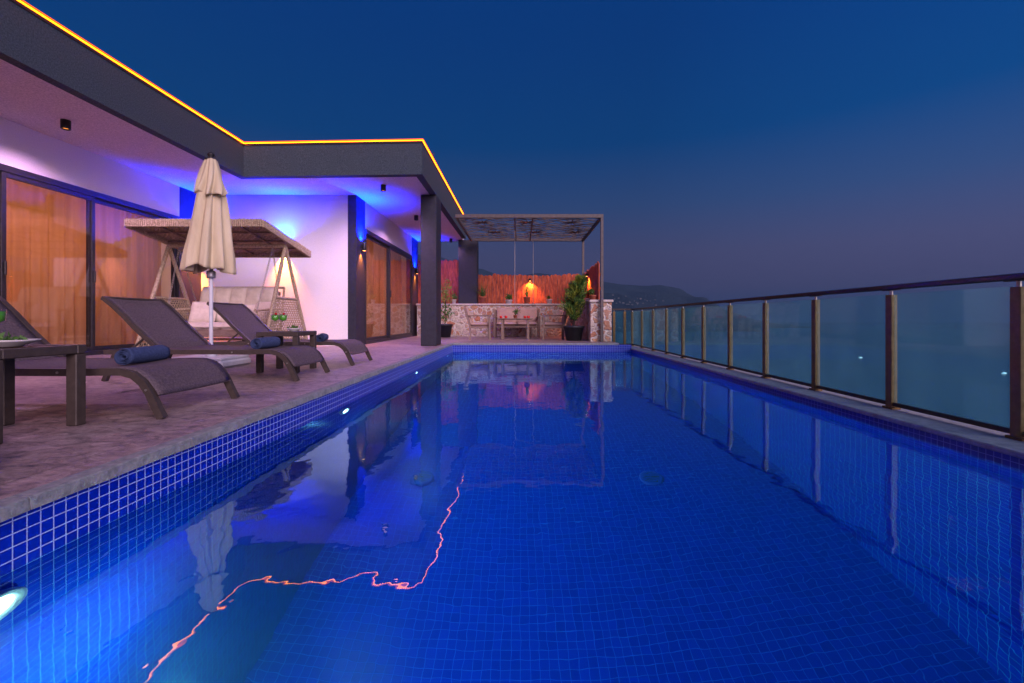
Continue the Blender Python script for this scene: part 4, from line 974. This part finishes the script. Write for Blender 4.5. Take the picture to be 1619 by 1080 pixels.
# ------------------------------------------------------------------ boats far on the sea
def boat(px,py,label):
    D=(H-ZS)*F/(py-VY); p=P(px,py,D); t=thing('motor_boat',(p.x,p.y,ZS),label,'boat','boats with glowing hulls out on the sea',R(20))
    mb=MB(); prof=[(-6,1.6),(-3,1.9),(1,1.9),(4,1.3),(6.5,.05)]; vs=[];fs=[]
    for x,w in prof: vs+=[(x,-w,1.3+.06*max(x,0)),(x,-w*.7,.0),(x,w*.7,.0),(x,w,1.3+.06*max(x,0))]
    for i in range(4):
        for q in range(3): fs.append((i*4+q,i*4+q+1,(i+1)*4+q+1,(i+1)*4+q))
        fs.append((i*4+3,i*4,(i+1)*4,(i+1)*4+3))
    fs+=[(3,2,1,0)]; mb.add(vs,fs); mb.build('hull',M['boat_glow'],t)
    mb=MB(); mb.bbox(-3,1.5,-1.2,1.2,1.35,2.6,.3); mb.build('cabin',M['boat_glow'],t)
M['boat_glow']=emit('boat_glow',(.55,.85,.95),.7)  # whole hull and cabin made to glow, no lamp on board
boat(1361,566,'small boat with glowing hull out at sea, left one seen through the railing')
boat(1588,591,'small boat with glowing hull out at sea, right one seen through the railing')

mb=MB(); mb.box(-13500,13500,-13500,13500,ZS-12,760)
hm=bpy.data.materials.new('haze'); hm.use_nodes=True; hn=hm.node_tree; hn.nodes.clear(); ho=hn.nodes.new('ShaderNodeOutputMaterial'); pv=hn.nodes.new('ShaderNodeVolumePrincipled')
pv.inputs['Color'].default_value=(.09,.19,.36,1); pv.inputs['Density'].default_value=.00009; hn.links.new(pv.outputs[0],ho.inputs['Volume'])
tag(mb.build('haze',hm),kind='stuff')
# ------------------------------------------------------------------ world, dusk fill light, camera
w=bpy.data.worlds.new('World'); SC.world=w; w.use_nodes=True; nt=w.node_tree; bg=nt.nodes['Background']
tc=N(nt,'ShaderNodeTexCoord'); sp=N(nt,'ShaderNodeSeparateXYZ'); nt.links.new(tc.outputs['Generated'],sp.inputs[0])
r=N(nt,'ShaderNodeValToRGB'); e=r.color_ramp.elements
def lin(c): return tuple(((x/255)/12.92 if x/255<=.04045 else ((x/255+.055)/1.055)**2.4) for x in c)
stops=[(0.0,(52,64,100)),(.06,(74,70,104)),(.14,(70,72,110)),(.24,(44,70,118)),(.36,(0,62,122)),(.52,(0,56,122)),(.8,(0,52,124)),(1.0,(0,50,120))]
e[0].position=stops[0][0]; e[0].color=rgb(lin(stops[0][1])); e[1].position=1; e[1].color=rgb(lin(stops[-1][1]))
for p_,c in stops[1:-1]: q=e.new(p_); q.color=rgb(lin(c))
nt.links.new(sp.outputs[2],r.inputs[0])
sky=N(nt,'ShaderNodeTexSky'); sky.sky_type='NISHITA'; sky.sun_disc=False; sky.sun_elevation=R(-2); sky.sun_rotation=R(200)
sc=N(nt,'ShaderNodeMix',data_type='RGBA',blend_type='ADD'); sc.inputs[0].default_value=.006
nt.links.new(r.outputs[0],sc.inputs[6]); nt.links.new(sky.outputs[0],sc.inputs[7])
nt.links.new(sc.outputs[2],bg.inputs[0])
mr=N(nt,'ShaderNodeMapRange'); mr.inputs[1].default_value=.25; mr.inputs[2].default_value=.8; mr.inputs[3].default_value=1.0; mr.inputs[4].default_value=1.45; nt.links.new(sp.outputs[0],mr.inputs[0]); nt.links.new(mr.outputs[0],bg.inputs[1])
sl=bpy.data.lights.new('dusk_fill_sun','SUN'); sl.energy=4.9; sl.angle=R(50); sl.color=(1,.72,.84)  # added soft sun, fills in for unseen house lamps behind the camera
so=bpy.data.objects.new('dusk_fill_sun',sl); COL.objects.link(so); so.rotation_euler=Vector((-.62,1,-.42)).to_track_quat('-Z','Y').to_euler()

cam=bpy.data.cameras.new('camera'); co=bpy.data.objects.new('camera',cam); COL.objects.link(co); SC.camera=co
co.location=(0,0,H); co.rotation_euler=(R(90),0,0); cam.sensor_width=36; cam.lens=36*F/1619
cam.shift_x=-(VX-809.5)/1619; cam.shift_y=-(540-VY)/1619; cam.clip_start=.02; cam.clip_end=60000
SC.view_settings.view_transform='Standard'; SC.view_settings.look='None'; SC.view_settings.exposure=0; SC.view_settings.gamma=1
SC.render.engine='CYCLES'; SC.cycles.caustics_refractive=True; SC.cycles.caustics_reflective=False
